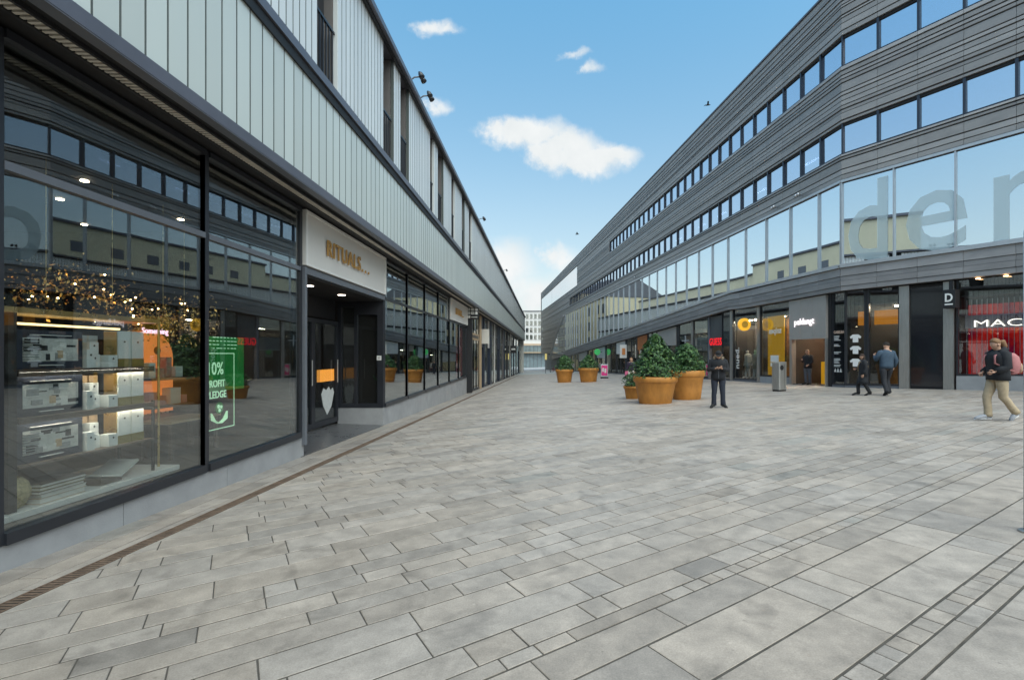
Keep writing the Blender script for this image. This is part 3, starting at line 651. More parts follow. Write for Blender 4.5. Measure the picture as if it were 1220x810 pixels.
# arched orange display further back
t=thing('arched_display','arched display stand glowing orange behind the white gift boxes','display',(-5.7,7.2,.06))
def arch(mb,x0,x1,yc,w,z0,zs,mat,n=16):
    pts=[(yc-w,z0),(yc+w,z0)]+[(yc+w*math.cos(math.pi*j/n),zs+w*math.sin(math.pi*j/n)) for j in range(n+1)]
    mb.rings([[(x,p[0],p[1]) for p in (pts if x1>x0 else pts)] for x in (x0,x1)],mat)
m=MB(); arch(m,-5.9,-5.8,7.15,.42,.62,1.42,pm('arch_orange',(.62,.16,.04),.5,var=.35,scale=2.0,emit=(1,.30,.08),estr=.38)); m.build('backlit_arch',t)
m=MB(); 
for z in (.72,1.12): m.box(-5.79,-5.45,6.75,7.55,z,z+.03,M['wood'])
m.build('shelf',t)
m=MB(); arch(m,-5.955,-5.905,7.15,.47,.58,1.42,M['brass']); m.box(-5.95,-5.5,6.7,7.6,.062,.575,M['wood']); m.build('arch_rim',t)
m=MB(); n=14; m.rings([[(-5.795+q,7.25+.06*math.cos(2*math.pi*j/n),1.55+.06*math.sin(2*math.pi*j/n)) for j in range(n)] for q in (0,.01)],pm('deep_red',(.20,.02,.02),.6)); m.build('emblem',t)
pk=pm('pink_card',(.62,.28,.24),.6,var=.1,scale=8)
for i,(y,z,wd,h) in enumerate(((6.80,1.151,.12,.22),(6.98,1.151,.10,.14),(7.12,1.151,.10,.30),(7.30,1.151,.14,.16),(6.80,.751,.16,.2),(7.0,.751,.12,.14),(7.2,.751,.2,.24),(7.43,.751,.1,.12))):
    m=MB(); m.box(-5.68,-5.55,y,y+wd,z,z+h,pk if i%3 else M['card'])
    tag(m.build('pink_carton',bevel=.003),'small pink carton on the orange arched display behind the window',None,'pink cartons on the arched display'); bpy.context.scene.objects[-1]
for o in COL.objects:
    if o.name.startswith('pink_carton'): o['category']='box'
m=MB(); put_text(m,'Something',.10,(-5.0,6.02,1.76),(0,1,0),(0,0,1),emis('pale_pink_tube',(1,.6,.75),1.4),.004); tag(m.build('glowing_word'),'small pale pink glowing word hanging above the orange display','lit lettering')
t=thing('log_table','low pale table with printed sides below the orange arched display','table',(-5.3,6.9,.06)); m=MB(); m.box(-5.5,-5.0,6.5,7.5,.55,.58,M['tan']); m.build('tabletop',t)
for a,b in ((6.55,-5.05),(7.45,-5.05),(6.55,-5.45),(7.45,-5.45)):
    m=MB(); m.box(b-.02,b+.02,a-.02,a+.02,.061,.549,M['wood']); m.build('leg',t)
# hanging cluster of gold leaves
t=thing('leaf_chandelier','hanging cluster of shimmering gold leaves high behind the nearest window','chandelier',(-5.4,6.3,2.2))
m=MB()
for i in range(1700):
    u=rd.random(); y=4.9+2.6*u; x=-5.35+rd.gauss(0,.22); z=2.12+.16*math.sin(u*7)+rd.gauss(0,.12)
    if rd.random()<.16: y=7.15+rd.gauss(0,.1); z=1.6+rd.random()*.5
    a=Vector((rd.gauss(0,1),rd.gauss(0,1),rd.gauss(0,1))).normalized(); b=a.orthogonal().normalized(); s=rd.uniform(.010,.028); c=Vector((x,y,z))
    m.face([c-a*s,c+b*s*.5,c+a*s,c-b*s*.5],M['goldleaf'])
m.build('leaves',t)
for y in (5.2,6.0,6.8,7.2):
    q=MB(); q.tube([(-5.35,y,2.1),(-5.35,y,3.6)],.004,M['brass'],6); q.build('wire',t)
for i in range(24):
    q=MB(); q.ball((-5.35+rd.gauss(0,.16),5.0+2.4*rd.random(),2.12+rd.gauss(0,.11)),.009,emis('bulb',(1,.62,.24),26),8,6); q.build('lamp',t)
# the green board in the second window
t=thing('pledge_board','green glowing board with white lettering in the second shop window','sign',(-4.55,6.9,1.2))
gd=pm('green_print',(.006,.11,.02),.5,var=.75,scale=3.0,emit=(.02,.5,.08),estr=.10)
m=MB(); m.box(-4.60,-4.56,6.56,7.36,.98,1.74,gd); m.build('board',t)
lt=pm('pale_green_letters',(.6,.9,.65),.5,emit=(.55,1,.6),estr=.35)
m=MB(); X=-4.45
for i,(s,z,sz) in enumerate((('10%',1.22,.24),('PROFIT',1.05,.135),('PLEDGE',.90,.135))): put_text(m,s,sz,(X,6.38,z),(0,1,0),(0,0,1),lt,.002,sx=.86,bold=.002)
for a,b,c,d in ((6.32,6.96,1.50,1.512),(6.32,6.96,.47,.482),(6.95,6.962,.48,1.505),(6.32,6.332,.48,1.505)): m.box(X-.003,X,a,b,c,d,lt)
for k in range(4):
    for j in range(9): 
        if rd.random()<.9: m.box(X-.003,X,6.36+j*.075,6.36+j*.075+rd.uniform(.03,.065),1.72-k*.05,1.732-k*.05,lt)
for s in (-1,1):                                         # two open hands under a globe
    m.tube([(X,6.64+s*.02,.55),(X,6.64+s*.12,.60),(X,6.64+s*.16,.70)],[.03,.035,.012],lt,6,.2)
m.rings([[(X+q,6.64+.08*math.cos(2*math.pi*j/18),.76+.08*math.sin(2*math.pi*j/18)) for j in range(18)] for q in (-.002,.002)],gd); 
for a,b,r_ in ((-.02,.02,.03),(.035,.01,.025),(0,-.035,.028)): m.rings([[(X+q,6.64+a+r_*math.cos(j),.76+b+r_*math.sin(j)) for j in range(6)] for q in (.003,.005)],lt)
m.build('lettering',t)
# things in the entrance
t=thing('orange_sign','small orange lantern sign hanging inside the glass doors of the entrance','sign',(-5.6,12.35,1.0)); m=MB(); m.box(-5.60,-5.52,11.95,12.75,.80,1.10,pm('amber',(.65,.27,.05),.5,emit=(1,.4,.06),estr=.6)); m.build('lantern',t); m=MB(); m.tube([(-5.56,12.35,1.10),(-5.56,12.35,2.2)],.008,M['black'],6); m.build('hanger',t)
def sheet(name,label,cat,pts,x0,x1,mat):
    m=MB(); m.rings([[(x,a,b) for a,b in pts] for x in (x0,x1)],mat); return tag(m.build(name),label,cat)
sheet('leaf_decal','white leaf shaped decal on the inner door glass of the entrance','decal',[(12.3,-.05),(12.55,.15),(12.7,.5),(12.62,.62),(12.5,.56),(12.4,.66),(12.25,.58),(12.1,.64),(11.98,.5),(12.08,.2)],-5.505,-5.5,pm('decal_white',(.62,.63,.6),.6,var=.1,scale=10))
def leaf_bush(mb,c,n,shape,size,cols,r,droop=.0):
    for i in range(n):
        p,nrm=shape(r); s=size*r.uniform(.6,1.35)
        a=Vector((r.gauss(0,1),r.gauss(0,1),r.gauss(0,.8)-droop)).normalized(); nn=(Vector(nrm)*1.1+Vector((r.gauss(0,.5),r.gauss(0,.5),r.gauss(0,.5)+.35))).normalized()
        b=nn.cross(a).normalized(); a=b.cross(nn).normalized(); q=Vector(c)+Vector(p); mt=r.choice(cols)
        fold=nn*s*.12
        mb.face([q-a*s,q-a*s*.1+b*s*.42+fold,q+a*s,q-a*s*.1-b*s*.42+fold],mt)
G1=[pm('leaf_dark',(.022,.065,.018),.45,spec=.4),pm('leaf_mid',(.045,.115,.028),.45,spec=.4),pm('leaf_deep',(.014,.045,.016),.5),pm('leaf_fresh',(.10,.19,.045),.45)]
t=thing('potted_plant','leafy green house plant in a dark pot behind the entrance side glass','plant',(-4.65,13.4,.06))
m=MB(); m.lathe([(.11,0),(.15,.24),(.155,.25),(.14,.25),(.135,.2)],(-4.65,13.35,.13),M['black'],18); m.build('pot',t)
m=MB()
for i in range(14):
    a=rd.uniform(0,6.28); rr=rd.uniform(.06,.26); zt=rd.uniform(.5,.95); tip=Vector((-4.65+rr*math.cos(a),13.35+rr*math.sin(a),zt)); m.tube([(-4.65,13.35,.33),((tip.x-4.65)/2,(tip.y+13.35)/2,zt*.8),tip],.006,G1[1],5)
    for k in range(3): leaf_bush(m,tip,1,lambda r:((r.uniform(-.05,.05),r.uniform(-.05,.05),r.uniform(-.03,.03)),(0,-.5,1)),.11,G1,rd)
m.build('foliage',t)
# ------------------------------------------------------------------ the large ribbed building on the right
K=Vector((13.08,21.24)); DB=Vector((-.1226,.9925)); DC=Vector((.543,-.84)).normalized()
FB=Frame(K,DB,(-.9925,-.1226)); FC=Frame(K,DC,(-.84,-.543))
KD=K+DB*91.5
DD=(Vector((-.66,132.0))-KD).normalized(); FD=Frame(KD,DD,(-DD.y,DD.x))
EF=KD+DD*20.3; FE=Frame(EF,(.98,.2),(-.2,.98))
RB=thing('office_building','huge dark grey ribbed office building with ribbon windows and a slanting glass strip','building',(25,60,0))
ROOF,AT,AB_,BT,BB_,GT=17.95,15.45,14.1,11.6,10.25,9.0
P=1.41
def ang(n): return n
def zgb(t):
    """lower edge of the glass strip: level near the camera, then sinking along the street"""
    if t<9.5: return 5.42
    return max(1.6,5.50-.0535*(t-9.5)) if t<75 else max(1.15,5.50-.0535*(t-9.5))
rr=random.Random(3)
RIB=[0]
while RIB[-1]<20: RIB.append(RIB[-1]+rr.choice([.13,.16,.20,.24,.31,.40,.17,.22]))
def ribs(fr,mb,a,b,z0,z1,seed):
    r=random.Random(seed); edges=[z for z in RIB if z0+.08<z<z1-.08]; es=[z0]+edges+[z1]
    for lo,hi in zip(es,es[1:]):
        q=random.Random(int(lo*1000)); prj=q.choice([0,.012,.03,.035,.022,.04]); tilt=q.choice([0,0,.0,.035])
        k=q.uniform(.78,1.12)*r.uniform(.94,1.06); c=(.315*k,.298*k,.29*k)
        o0=prj-.03+max(0,tilt); o1=prj-.03+max(0,-tilt)
        q4=[fr.p(a+.006,-.2,lo+.026),fr.p(a+.006,o0,lo+.026),fr.p(b-.006,o0,lo+.026),fr.p(b-.006,-.2,lo+.026),fr.p(a+.006,-.2,hi-.020),fr.p(a+.006,o1,hi-.020),fr.p(b-.006,o1,hi-.020),fr.p(b-.006,-.2,hi-.020)]
        if (fr.a.cross(fr.n)).z>=0: q4=[q4[3],q4[2],q4[1],q4[0],q4[7],q4[6],q4[5],q4[4]]
        mb.hexa(q4,M['clad'],c)
def window(fr,a,b,z0,z1,mat=SKYGLASS,deep=.16,lw=.045):
    f=MB(); 
    fr.box(f,a,a+lw,z0,z1,-deep-.06,-.045,M['navy']); fr.box(f,b-lw,b,z0,z1,-deep-.06,-.045,M['navy']); fr.box(f,a+lw,b-lw,z0,z0+.05,-deep-.06,-.03,M['navy']); fr.box(f,a+lw,b-lw,z1-.10,z1,-deep-.06,-.09,M['gap'])
    o=f.build('window',RB); p=MB(); tilted_pane(fr,p,a+lw,b-lw,z0+.05,z1-.10,-deep+.012,mat,.006); p.build('pane',o)
cl=MB(); seed=1
# section B, C and D as columns one window wide
def column(fr,a,b,wa,wb,g,gb,extra=()):
    global seed
    seed+=1; cuts=[]
    if g: cuts.append((gb-1.18,GT+.12))
    if wb: cuts.append((BB_,BT))
    if wa: cuts.append((AB_,AT))
    cuts+=list(extra); cuts.sort(); z=min(c[0] for c in cuts) if g else gb-.0; z=cuts[0][1] if g else gb
    for lo,hi in (cuts[1:] if g else cuts):
        if lo>z+.05: ribs(fr,cl,a,b,z,lo,seed)
        z=hi
    ribs(fr,cl,a,b,z,ROOF-.02,seed)
nB=int(91.5/P); 
for i in range(nB+1):
    a,b=i*P,min((i+1)*P,91.5)
    if b-a<.2: continue
    wa=b<40.5; wb=b<68.5; g=b<74; far=a>60.5
    column(FB,a,b,wa,wb,g,(zgb((a+b)/2)-1.0 if not g else zgb((a+b)/2)),[(13.1,16.35)] if far and not wa else [])
    if wa: window(FB,a,b,AB_,AT)
    if wb: window(FB,a,b,BB_,BT)
for i in range(9):
    a,b=i*P,(i+1)*P; column(FC,a,b,True,True,True,5.42); window(FC,a,b,AB_,AT); window(FC,a,b,BB_,BT)
for i in range(14):
    a,b=i*1.45,(i+1)*1.45; ex=[(13.1,16.35)]
    if i>10: ex=[(5.2,6.0),(7.9,8.6),(13.1,16.35)]
    column(FD,a,b,False,False,False,1.6,ex)
for i in range(8): column(FE,i*1.5,(i+1)*1.5,False,False,False,1.6,[])
cl.build('ribbed_cladding',RB)
# inner body behind the skin (closes the building; keeps joints dark)
def wallrun(pts,z0,z1,mat,name,dz=0):
    m=MB(); q=[(p[0],p[1]) for p in pts]; m.rings([[(x,y,z) for x,y in q] for z in (z0,z1)],mat); return m.build(name,RB)
def off(fr,a,o): p=fr.p(a,o,0); return (p[0],p[1])
inner=[off(FC,13,-.19),off(FC,.1,-.19),off(FB,0,-.21),off(FB,91.4,-.21),off(FD,20.2,-.21),(22,150),(60,150),(60,10)]
def bands(lo,hi,mat,name,o,a1=91.4):
    m=MB(); FB.box(m,.02,a1,lo,hi,-o-.1,-o,mat); FC.box(m,.02,12.9,lo,hi,-o-.1,-o,mat); return m.build(name,RB)
inn=[off(FC,12.9,-.23),off(FC,.1,-.23),off(FB,.1,-.23),off(FB,91.4,-.23),off(FD,20.2,-.23),(20,137),(60,137),(60,8)]
for lo,hi in ((AT-.02,ROOF-.06),(BT-.02,AB_+.02),(GT+.06,BB_+.02)):
    wallrun([(p[0],p[1]) for p in inn][::1],lo,hi,M['gap'],'core_wall')
inn2=[off(FC,12.9,-1.6),off(FC,.1,-1.6),off(FB,.1,-1.6),off(FB,91.0,-1.6),(20,137),(60,137),(60,8)]
wallrun(inn2,4.6,AT-.03,M['office'],'office_wall')
m=MB()
for fr,a0,a1 in ((FB,40.9,91.4),): fr.box(m,a0,a1,AB_+.03,AT-.03,-.3,-.225,M['gap']); fr.box(m,69,91.4,BB_+.03,BT-.03,-.3,-.225,M['gap'])
FD.box(m,0,20.2,1.65,ROOF-.1,-.3,-.225,M['gap']); FE.box(m,0,12,1.65,ROOF-.1,-.3,-.225,M['gap']); FB.box(m,74.2,91.4,1.6,BB_+.1,-.31,-.226,M['gap'])
m.build('core_wall',RB)
m=MB()
FB.box(m,-.05,91.5,ROOF-.02,ROOF+.07,-.4,.05,M['fascia']); FC.box(m,0,12.7,ROOF-.02,ROOF+.069,-.4,.05,M['fascia']); FD.box(m,0,20.3,ROOF-.02,ROOF+.068,-.4,.05,M['fascia']); FE.box(m,0,12,ROOF-.02,ROOF+.067,-.4,.05,M['fascia']); m.build('roof_edge',RB)
# ribbon window lights
lamp=emis('office_tube',(1,.97,.92),5)
for fr,a,z in ((FB,3.0,BT-.25),(FB,7.3,BT-.25),(FB,12.4,BT-.25),(FB,15.5,BT-.25),(FB,20,BT-.25)):
    q=MB(); fr.box(q,a,a+1.1,z,z+.03,-1.2,-1.05,lamp); q.build('ceiling_lamp',RB)
# the big slanting glass strip
SP=2.13
def strip(fr,a,b,gb0,gb1,top=GT):
    f=MB(); fr.box(f,a-.028,a+.028,gb0,top,-.10,.03,M['silver'],z0b=gb0,z1b=top); o=f.build('strip_frame',RB)
    p=MB(); tilted_pane(fr,p,a+.028,b-.028,gb0,top-.04,-.048,BIGGLASS,.006,gb1,top-.04); p.build('pane',o)
t=1.45; strip(FB,.03,1.45,zgb(0),zgb(0))
n=1
while t<73.5:
    strip(FB,t,t+SP,zgb(t),zgb(t+SP)); t+=SP
tend=t
s=.03
for k in range(6): strip(FC,s,s+1.98,5.42,5.42); s+=1.98
# slanted end of the strip
m=MB(); m.rings([[FB.p(a,o,z) for a,z in ((tend+.03,zgb(tend)),(tend+20,zgb(tend)-1.05),(tend+11,5.2),(tend+.03,GT))] for o in (-.06,-.03)],BIGGLASS); m.build('end_pane',RB)
m=MB(); m.tube([FB.p(tend+20,.02,zgb(tend)-1.6),FB.p(tend+11,.02,5.2),FB.p(tend,.02,GT)],.16,M['silver'],8); m.build('end_frame',RB)
m=MB()
FB.box(m,.0,tend,GT,GT+.11,-.12,.06,M['silver'])
FC.box(m,.0,12.6,GT,GT+.109,-.12,.06,M['silver'])
tt=[0,9.5]+[9.5+4*k for k in range(1,17)]+[tend]
for a,b in zip(tt,tt[1:]):
    FB.box(m,a,b,zgb(a)-.16,zgb(a)-.002,-.2,.14,M['silver'],z0b=zgb(b)-.16,z1b=zgb(b)-.002)
FC.box(m,.0,12.6,5.26,5.418,-.2,.138,M['silver']); m.build('strip_sill',RB)
# cladding under the strip: one tall and three narrow courses that sink with it
m=MB()
for j,(lo,hi,pr) in enumerate(((-.52,-.17,.05),(-.72,-.535,.02),(-.95,-.735,.06),(-1.15,-.965,.03))):
    i=0; a=0
    while a<tend-.2:
        b=min(a+P,tend); z0,z1=zgb(a),zgb(b); k=rr.uniform(.9,1.12)*(1.15 if j==0 else .9); c=(.285*k,.272*k,.27*k)
        FB.box(m,a+.005,b-.005,z0+lo,z0+hi,-.2,pr,M['clad'],c,z0b=z1+lo,z1b=z1+hi); a=b
    for i in range(9):
        k=rr.uniform(.9,1.12)*(1.15 if j==0 else .9); c=(.285*k,.272*k,.27*k); FC.box(m,i*P+.005,(i+1)*P-.005,5.42+lo,5.42+hi,-.2,pr,M['clad'],c)
m.build('ribbed_cladding',RB)
m=MB()
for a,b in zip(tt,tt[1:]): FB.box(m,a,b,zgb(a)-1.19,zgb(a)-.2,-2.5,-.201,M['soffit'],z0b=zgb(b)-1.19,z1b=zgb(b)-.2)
FC.box(m,-.02,12.6,4.23,5.2,-2.5,-.2015,M['soffit']); m.build('soffit',RB)
# high pale glazed opening at the far corner
m=MB(); FB.box(m,60.66,91.4,13.1,16.35,-.12,-.10,BIGGLASS); FD.box(m,0,20.2,13.1,16.35,-.12,-.10,BIGGLASS); m.build('corner_glazing',RB)
m=MB()
for lo,hi in ((5.2,6.0),(7.9,8.6)): FD.box(m,15.95,20.2,lo+.04,hi-.04,-.2,-.1,M['cream'])
m.build('louvre',RB)
# far ground floor: dark slanted corner foot
m=MB(); m.hexa([FB.p(tend+2,-.3,-2.6),FB.p(tend+2,-2.5,-2.6),FD.p(16,-2.5,-3.0),FD.p(16,-.6,-3.0),FB.p(tend+2,-.3,1.2),FB.p(tend+2,-2.5,1.2),FD.p(16,-2.5,1.62),FD.p(16,-.6,1.62)],M['navy']); m.build('corner_foot',RB)
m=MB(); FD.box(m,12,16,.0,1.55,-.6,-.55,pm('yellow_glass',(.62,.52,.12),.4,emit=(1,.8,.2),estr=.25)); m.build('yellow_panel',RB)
# big frosted letters on the glass
m=MB(); frost=film('frosted_film',(.70,.84,.88),.70)
for ch,s0,sx in (('d',.16,.74),('e',2.28,.94),('n',4.85,.80)): put_text(m,ch,4.75,FC.p(s0,-.028,5.50),FC.right(),(0,0,1),frost,.004,sx=sx,bold=.05)
tag(m.build('window_lettering'),'huge frosted letters stuck on the nearest part of the slanting glass strip','lettering')
flo=[(FB,2.6,'twin floodlight above the glass strip, nearest the bend of the right building'),(FB,4.6,'twin floodlight on an arm above the glass strip, second from the bend'),(FB,28.5,'distant twin floodlight above the middle of the glass strip'),(FB,52,'far twin floodlight above the glass strip near its slanted end')]
for fr,a,lb in flo:
    x,y,_=fr.p(a,.12,0); flood(x,y,9.22,lb,-1)
# ---- street level shops
def gR(fr,a): p=fr.p(a,0,0); return gz(p[0],p[1])
def ctop(fr,a): return (zgb(a)-1.2) if fr is FB else 4.22
SO=-.25
def shopglass(fr,a,b,sill=.12,lw=.05,mat=FARGLASS,fm=None,parent=RB,mid=None):
    zb0,zb1=gR(fr,a)+sill,gR(fr,b)+sill; zt0,zt1=ctop(fr,a),ctop(fr,b); fm=fm or M['frame']
    f=MB(); fr.box(f,a,a+lw,zb0,zt0,SO-.1,SO+.02,fm); fr.box(f,b-lw,b,zb1,zt1,SO-.1,SO+.02,fm); fr.box(f,a+lw,b-lw,zb0,zb0+.07,SO-.1,SO+.02,fm,z0b=zb1,z1b=zb1+.07)
    if mid: fr.box(f,a+lw,b-lw,mid,mid+.06,SO-.1,SO+.015,fm)
    o=f.build('shop_window',parent); p=MB(); fr.box(p,a+lw,b-lw,zb0+.07,zt0,SO-.05,SO-.038,mat,z0b=zb1+.07,z1b=zt1); p.build('pane',o)
    if sill>.03:
        m=MB(); fr.box(m,a,b,zb0-sill-.3,zb0-.004,SO-.12,SO+.03,M['concrete'] if sill>.2 else M['grey_frame'],z0b=zb1-sill-.3,z1b=zb1-.004); m.build('plinth',parent)
def pil(fr,a,b,mat,o=.02):
    m=MB(); fr.box(m,a,b,gR(fr,a)-.3,ctop(fr,a),SO-.3,SO+o,mat,z0b=gR(fr,b)-.3,z1b=ctop(fr,b)); m.build('pilaster',RB)
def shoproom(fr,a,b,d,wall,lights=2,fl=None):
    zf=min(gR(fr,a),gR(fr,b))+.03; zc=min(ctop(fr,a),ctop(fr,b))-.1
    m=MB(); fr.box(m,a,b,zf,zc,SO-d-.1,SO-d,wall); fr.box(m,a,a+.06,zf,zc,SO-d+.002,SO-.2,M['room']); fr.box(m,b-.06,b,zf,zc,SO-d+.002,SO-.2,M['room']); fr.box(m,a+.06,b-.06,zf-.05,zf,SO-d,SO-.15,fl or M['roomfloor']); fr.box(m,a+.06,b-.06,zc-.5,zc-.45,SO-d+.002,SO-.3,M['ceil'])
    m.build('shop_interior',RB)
    for k in range(lights):
        aa=a+(b-a)*(k+.5)/lights; q=MB(); fr.box(q,aa-.25,aa+.25,zc-.54,zc-.51,SO-d*.55-.06,SO-d*.55+.06,emis('shop_tube',(1,.80,.55),120)); q.build('ceiling_lamp',RB)
amber=pm('amber_wall',(.62,.34,.04),.5,var=.3,scale=1.2); yel=pm('yellow_board',(.62,.36,.02),.5,var=.12,scale=1.5,emit=(1,.5,.02),estr=.16); brown=pm('brown_wall',(.26,.14,.06),.6,var=.4,scale=1.5); orange=pm('orange_wall',(.42,.13,.03),.5,var=.3,scale=2)  # yel carries a slight emission to brighten board and counters
greywall=pm('pale_grey_board',(.44,.46,.46),.6,var=.08,scale=1); taupe=pm('taupe_board',(.36,.33,.30),.6,var=.08,scale=1.3)
# section C
shopglass(FB,.02,.84,.10,mid=None,mat=SHOW); shopglass(FC,.02,.86,.10,mat=SHOW); pil(FC,.86,.95,M['black']); shopglass(FC,.95,2.12,.10,mat=SHOW); pil(FC,2.12,2.46,M['steel'],.06)
shoproom(FB,.0,.86,3.0,brown,1); shoproom(FC,.05,2.1,3.0,brown,2)
m=MB(); FC.box(m,2.46,3.56,gR(FC,2.5)-.3,4.2,SO-.3,SO-.06,M['black']); FC.box(m,2.50,3.52,gR(FC,3)+.1,4.1,SO-.058,SO-.03,pm('gloss_black',(.012,.013,.018),.12,var=.1,scale=2,coat=.5)); m.build('dark_bay',RB)
pil(FC,3.56,3.88,M['steel'],.06)
shopglass(FC,3.95,6.5,.52,lw=.05,mat=SHOW); shopglass(FC,6.5,9.2,.52); shopglass(FC,9.2,12.0,.52)
def led_wall():
    m,nt=nodes_of('screen_red'); out=N(nt,'ShaderNodeOutputMaterial'); e=N(nt,'ShaderNodeEmission'); tc=N(nt,'ShaderNodeTexCoord')
    n1=N(nt,'ShaderNodeTexNoise',i_Scale=1.1,i_Detail=5.0,i_Roughness=.7); L(nt,tc.outputs['Object'],n1.inputs['Vector'])
    r=N(nt,'ShaderNodeValToRGB'); el=r.color_ramp.elements; el[0].position=.30; el[0].color=(.06,.0,.05,1); el[1].position=.75; el[1].color=(.9,.30,.06,1)
    k=el.new(.45); k.color=(.30,.005,.01,1); k=el.new(.60); k.color=(.60,.02,.012,1)
    L(nt,n1.outputs[0],r.inputs[0]); L(nt,r.outputs[0],e.inputs[0]); e.inputs[1].default_value=.36; L(nt,e.outputs[0],out.inputs[0]); return m
m=MB(); FC.box(m,4.05,11.9,.70,3.35,SO-.9,SO-.85,led_wall()); tag(m.build('lit_screen'),'glowing red and orange screen wall inside the nearest window on the right','screen')
m=MB(); FC.box(m,4.0,11.9,2.45,2.95,SO-.7,SO-.66,pm('sign_band',(.42,.36,.42),.6,var=.1,scale=2)); put_text(m,'BEAUTY',.26,FC.p(5.0,SO-.655,2.72),FC.right(),(0,0,1),pm('plum',(.10,.02,.06),.5),.004,spacing=1.3); tag(m.build('sign_band'),'pale band with dark plum letters behind the glass of the red lit shop','sign')
m=MB(); put_text(m,'MAC',.36,FC.p(4.42,SO+.06,2.47),FC.right(),(0,0,1),emis('white_tube',(1,.97,.86),1.0),.02,sx=1.75,bold=-.006); tag(m.build('lit_letters'),'long thin white lit letters across the window of the red lit shop','sign')
for k in range(20):  # rods added to imitate vertical streaks reflected in the window glass
    q=MB(); a=4.15+k*.145; q.tube([FC.p(a,SO-.35,.72),FC.p(a,SO-.35,3.5)],.012,M['silver'],6); tag(q.build('streak_rod'),'thin vertical metal rod added as a reflected streak before the red screen','rod','added reflection streak rods before the red screen')
for k in range(4):
    a=4.6+k*.75; q=MB(); c=FC.p(a,SO+.12,4.215); q.lathe([(.07,0),(.07,.02)],(c[0],c[1],c[2]-.015),emis('spot_soffit',(1,.6,.3),6),12); q.build('downlight',RB)
shoproom(FC,3.95,12,1.4,M['room'],0)
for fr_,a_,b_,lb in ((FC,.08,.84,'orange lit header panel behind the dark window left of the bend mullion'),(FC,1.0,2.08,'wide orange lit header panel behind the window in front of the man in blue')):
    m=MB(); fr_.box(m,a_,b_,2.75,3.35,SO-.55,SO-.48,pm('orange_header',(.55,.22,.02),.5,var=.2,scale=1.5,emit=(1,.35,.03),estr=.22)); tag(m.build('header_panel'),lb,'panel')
# D sign on an arm
c=FC.p(3.95,.12,3.35); t=thing('projecting_sign','black cube sign with a white letter D beside the steel pillar on the right','sign',(c[0],c[1],3.2))
m=MB(); FC.box(m,3.72,4.10,3.18,3.86,-.05,.38,M['black']); m.build('box',t,bevel=.008)
m=MB(); put_text(m,'D',.42,FC.p(3.78,.386,3.42),FC.right(),(0,0,1),M['white'],.003,sx=.8,bold=.012); FC.box(m,3.79,4.03,3.29,3.34,.382,.39,M['white'])
pt=FC.p(3.715,.04,3.42); put_text(m,'D',.42,FC.p(3.715,.33,3.42) if False else FC.p(3.714,.06,3.42),FC.n,(0,0,1),M['white'],.003,sx=.8,bold=.012); m.build('letter',t)
m=MB(); FC.box(m,3.84,3.94,3.862,4.2,.05,.15,M['black']); m.build('arm',t)
# menu lettering on the glass by the bend
wt=M['white']; t=thing('window_lettering','white price list and shirt symbols stuck on the dark window by the bend','lettering',FB.p(.6,SO,.6))
m=MB()
put_text(m,'GABELBAO',.17,FB.p(.80,SO-.02,2.42),FB.right(),(0,0,1),pm('peach',(.72,.50,.38),.5),.003,sx=.9,bold=.004)
r9=random.Random(9)
for z,nl,ln in ((2.28,4,.42),(1.90,2,.45),(1.56,2,.44),(1.26,4,.45),(.98,2,.46)):
    for k in range(nl): 
        a=.78; FB.box(m,a-ln*r9.uniform(.6,1),a,z-k*.06,z-k*.06+.032,SO-.026,SO-.018,wt)
m.build('price_list',t)
for k in range(3): 
    m=MB()
    a=.76-k*.17; m.rings([[FB.p(a-x,o,z) for x,z in ((-.01,.68),(.12,.68),(.055,.86))] for o in (SO-.026,SO-.018)],wt); m.build('dress_symbol',t)
for z in (2.0,1.5,.95):
    m=MB()
    m.rings([[FC.p(.35+x,o,z+y) for x,y in ((.0,0),(.22,0),(.22,.2),(.30,.16),(.34,.24),(.22,.34),(0,.34),(-.12,.24),(-.08,.16),(0,.2))] for o in (SO-.026,SO-.018)],wt); m.build('shirt_symbol',t)
# section B, from the bend outwards
pil(FB,.86,1.06,M['black'],.05)
t=thing('shop_sign','tall taupe panel with a white script word over the orange lit doorway','sign',FB.p(2.4,SO,3.0))
m=MB()
for k in range(3): FB.box(m,1.08+k*.905,1.08+(k+1)*.905-.012,2.22,ctop(FB,3.7),SO-.1,SO+.16,taupe)
m.build('panel',t)
m=MB(); put_text(m,'peldangt',.44,FB.p(3.32,SO+.2,2.95),FB.right(),(0,0,1),emis('script_white',(1,.93,1),.9),.012,sx=1.0,bold=.0); m.build('lettering',t)
for a_,b_ in ((1.08,1.17),(3.60,3.78)):
    m=MB(); FB.box(m,a_,b_,gR(FB,a_)-.2,2.215,SO-.1,SO+.14,M['steel']); m.build('door_jamb',RB)
shoproom(FB,1.08,3.78,2.6,pm('orange_glow_wall',(.5,.16,.03),.5,var=.4,scale=1.2,emit=(1,.28,.03),estr=.14),3,brown)  # doorway glow put into the wall material as emission
for a,b in ((1.45,1.52),(2.05,2.32)):
    m=MB(); FB.box(m,a,b,gR(FB,2),2.2,SO-.9,SO-.8,M['black']); o=m.build('door',RB)
m=MB(); FB.box(m,1.19,3.58,gR(FB,2.4)-.2,gR(FB,2.4)+.015,SO-1.2,SO+.1,M['tile']); m.build('threshold',RB)
for k in range(2):
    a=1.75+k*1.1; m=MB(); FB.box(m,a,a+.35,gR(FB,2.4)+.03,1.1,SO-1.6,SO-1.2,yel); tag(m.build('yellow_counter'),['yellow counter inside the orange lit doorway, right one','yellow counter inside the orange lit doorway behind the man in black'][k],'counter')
shopglass(FB,3.80,6.66,.36,mat=SHOW); shoproom(FB,3.8,6.7,1.6,brown,2)
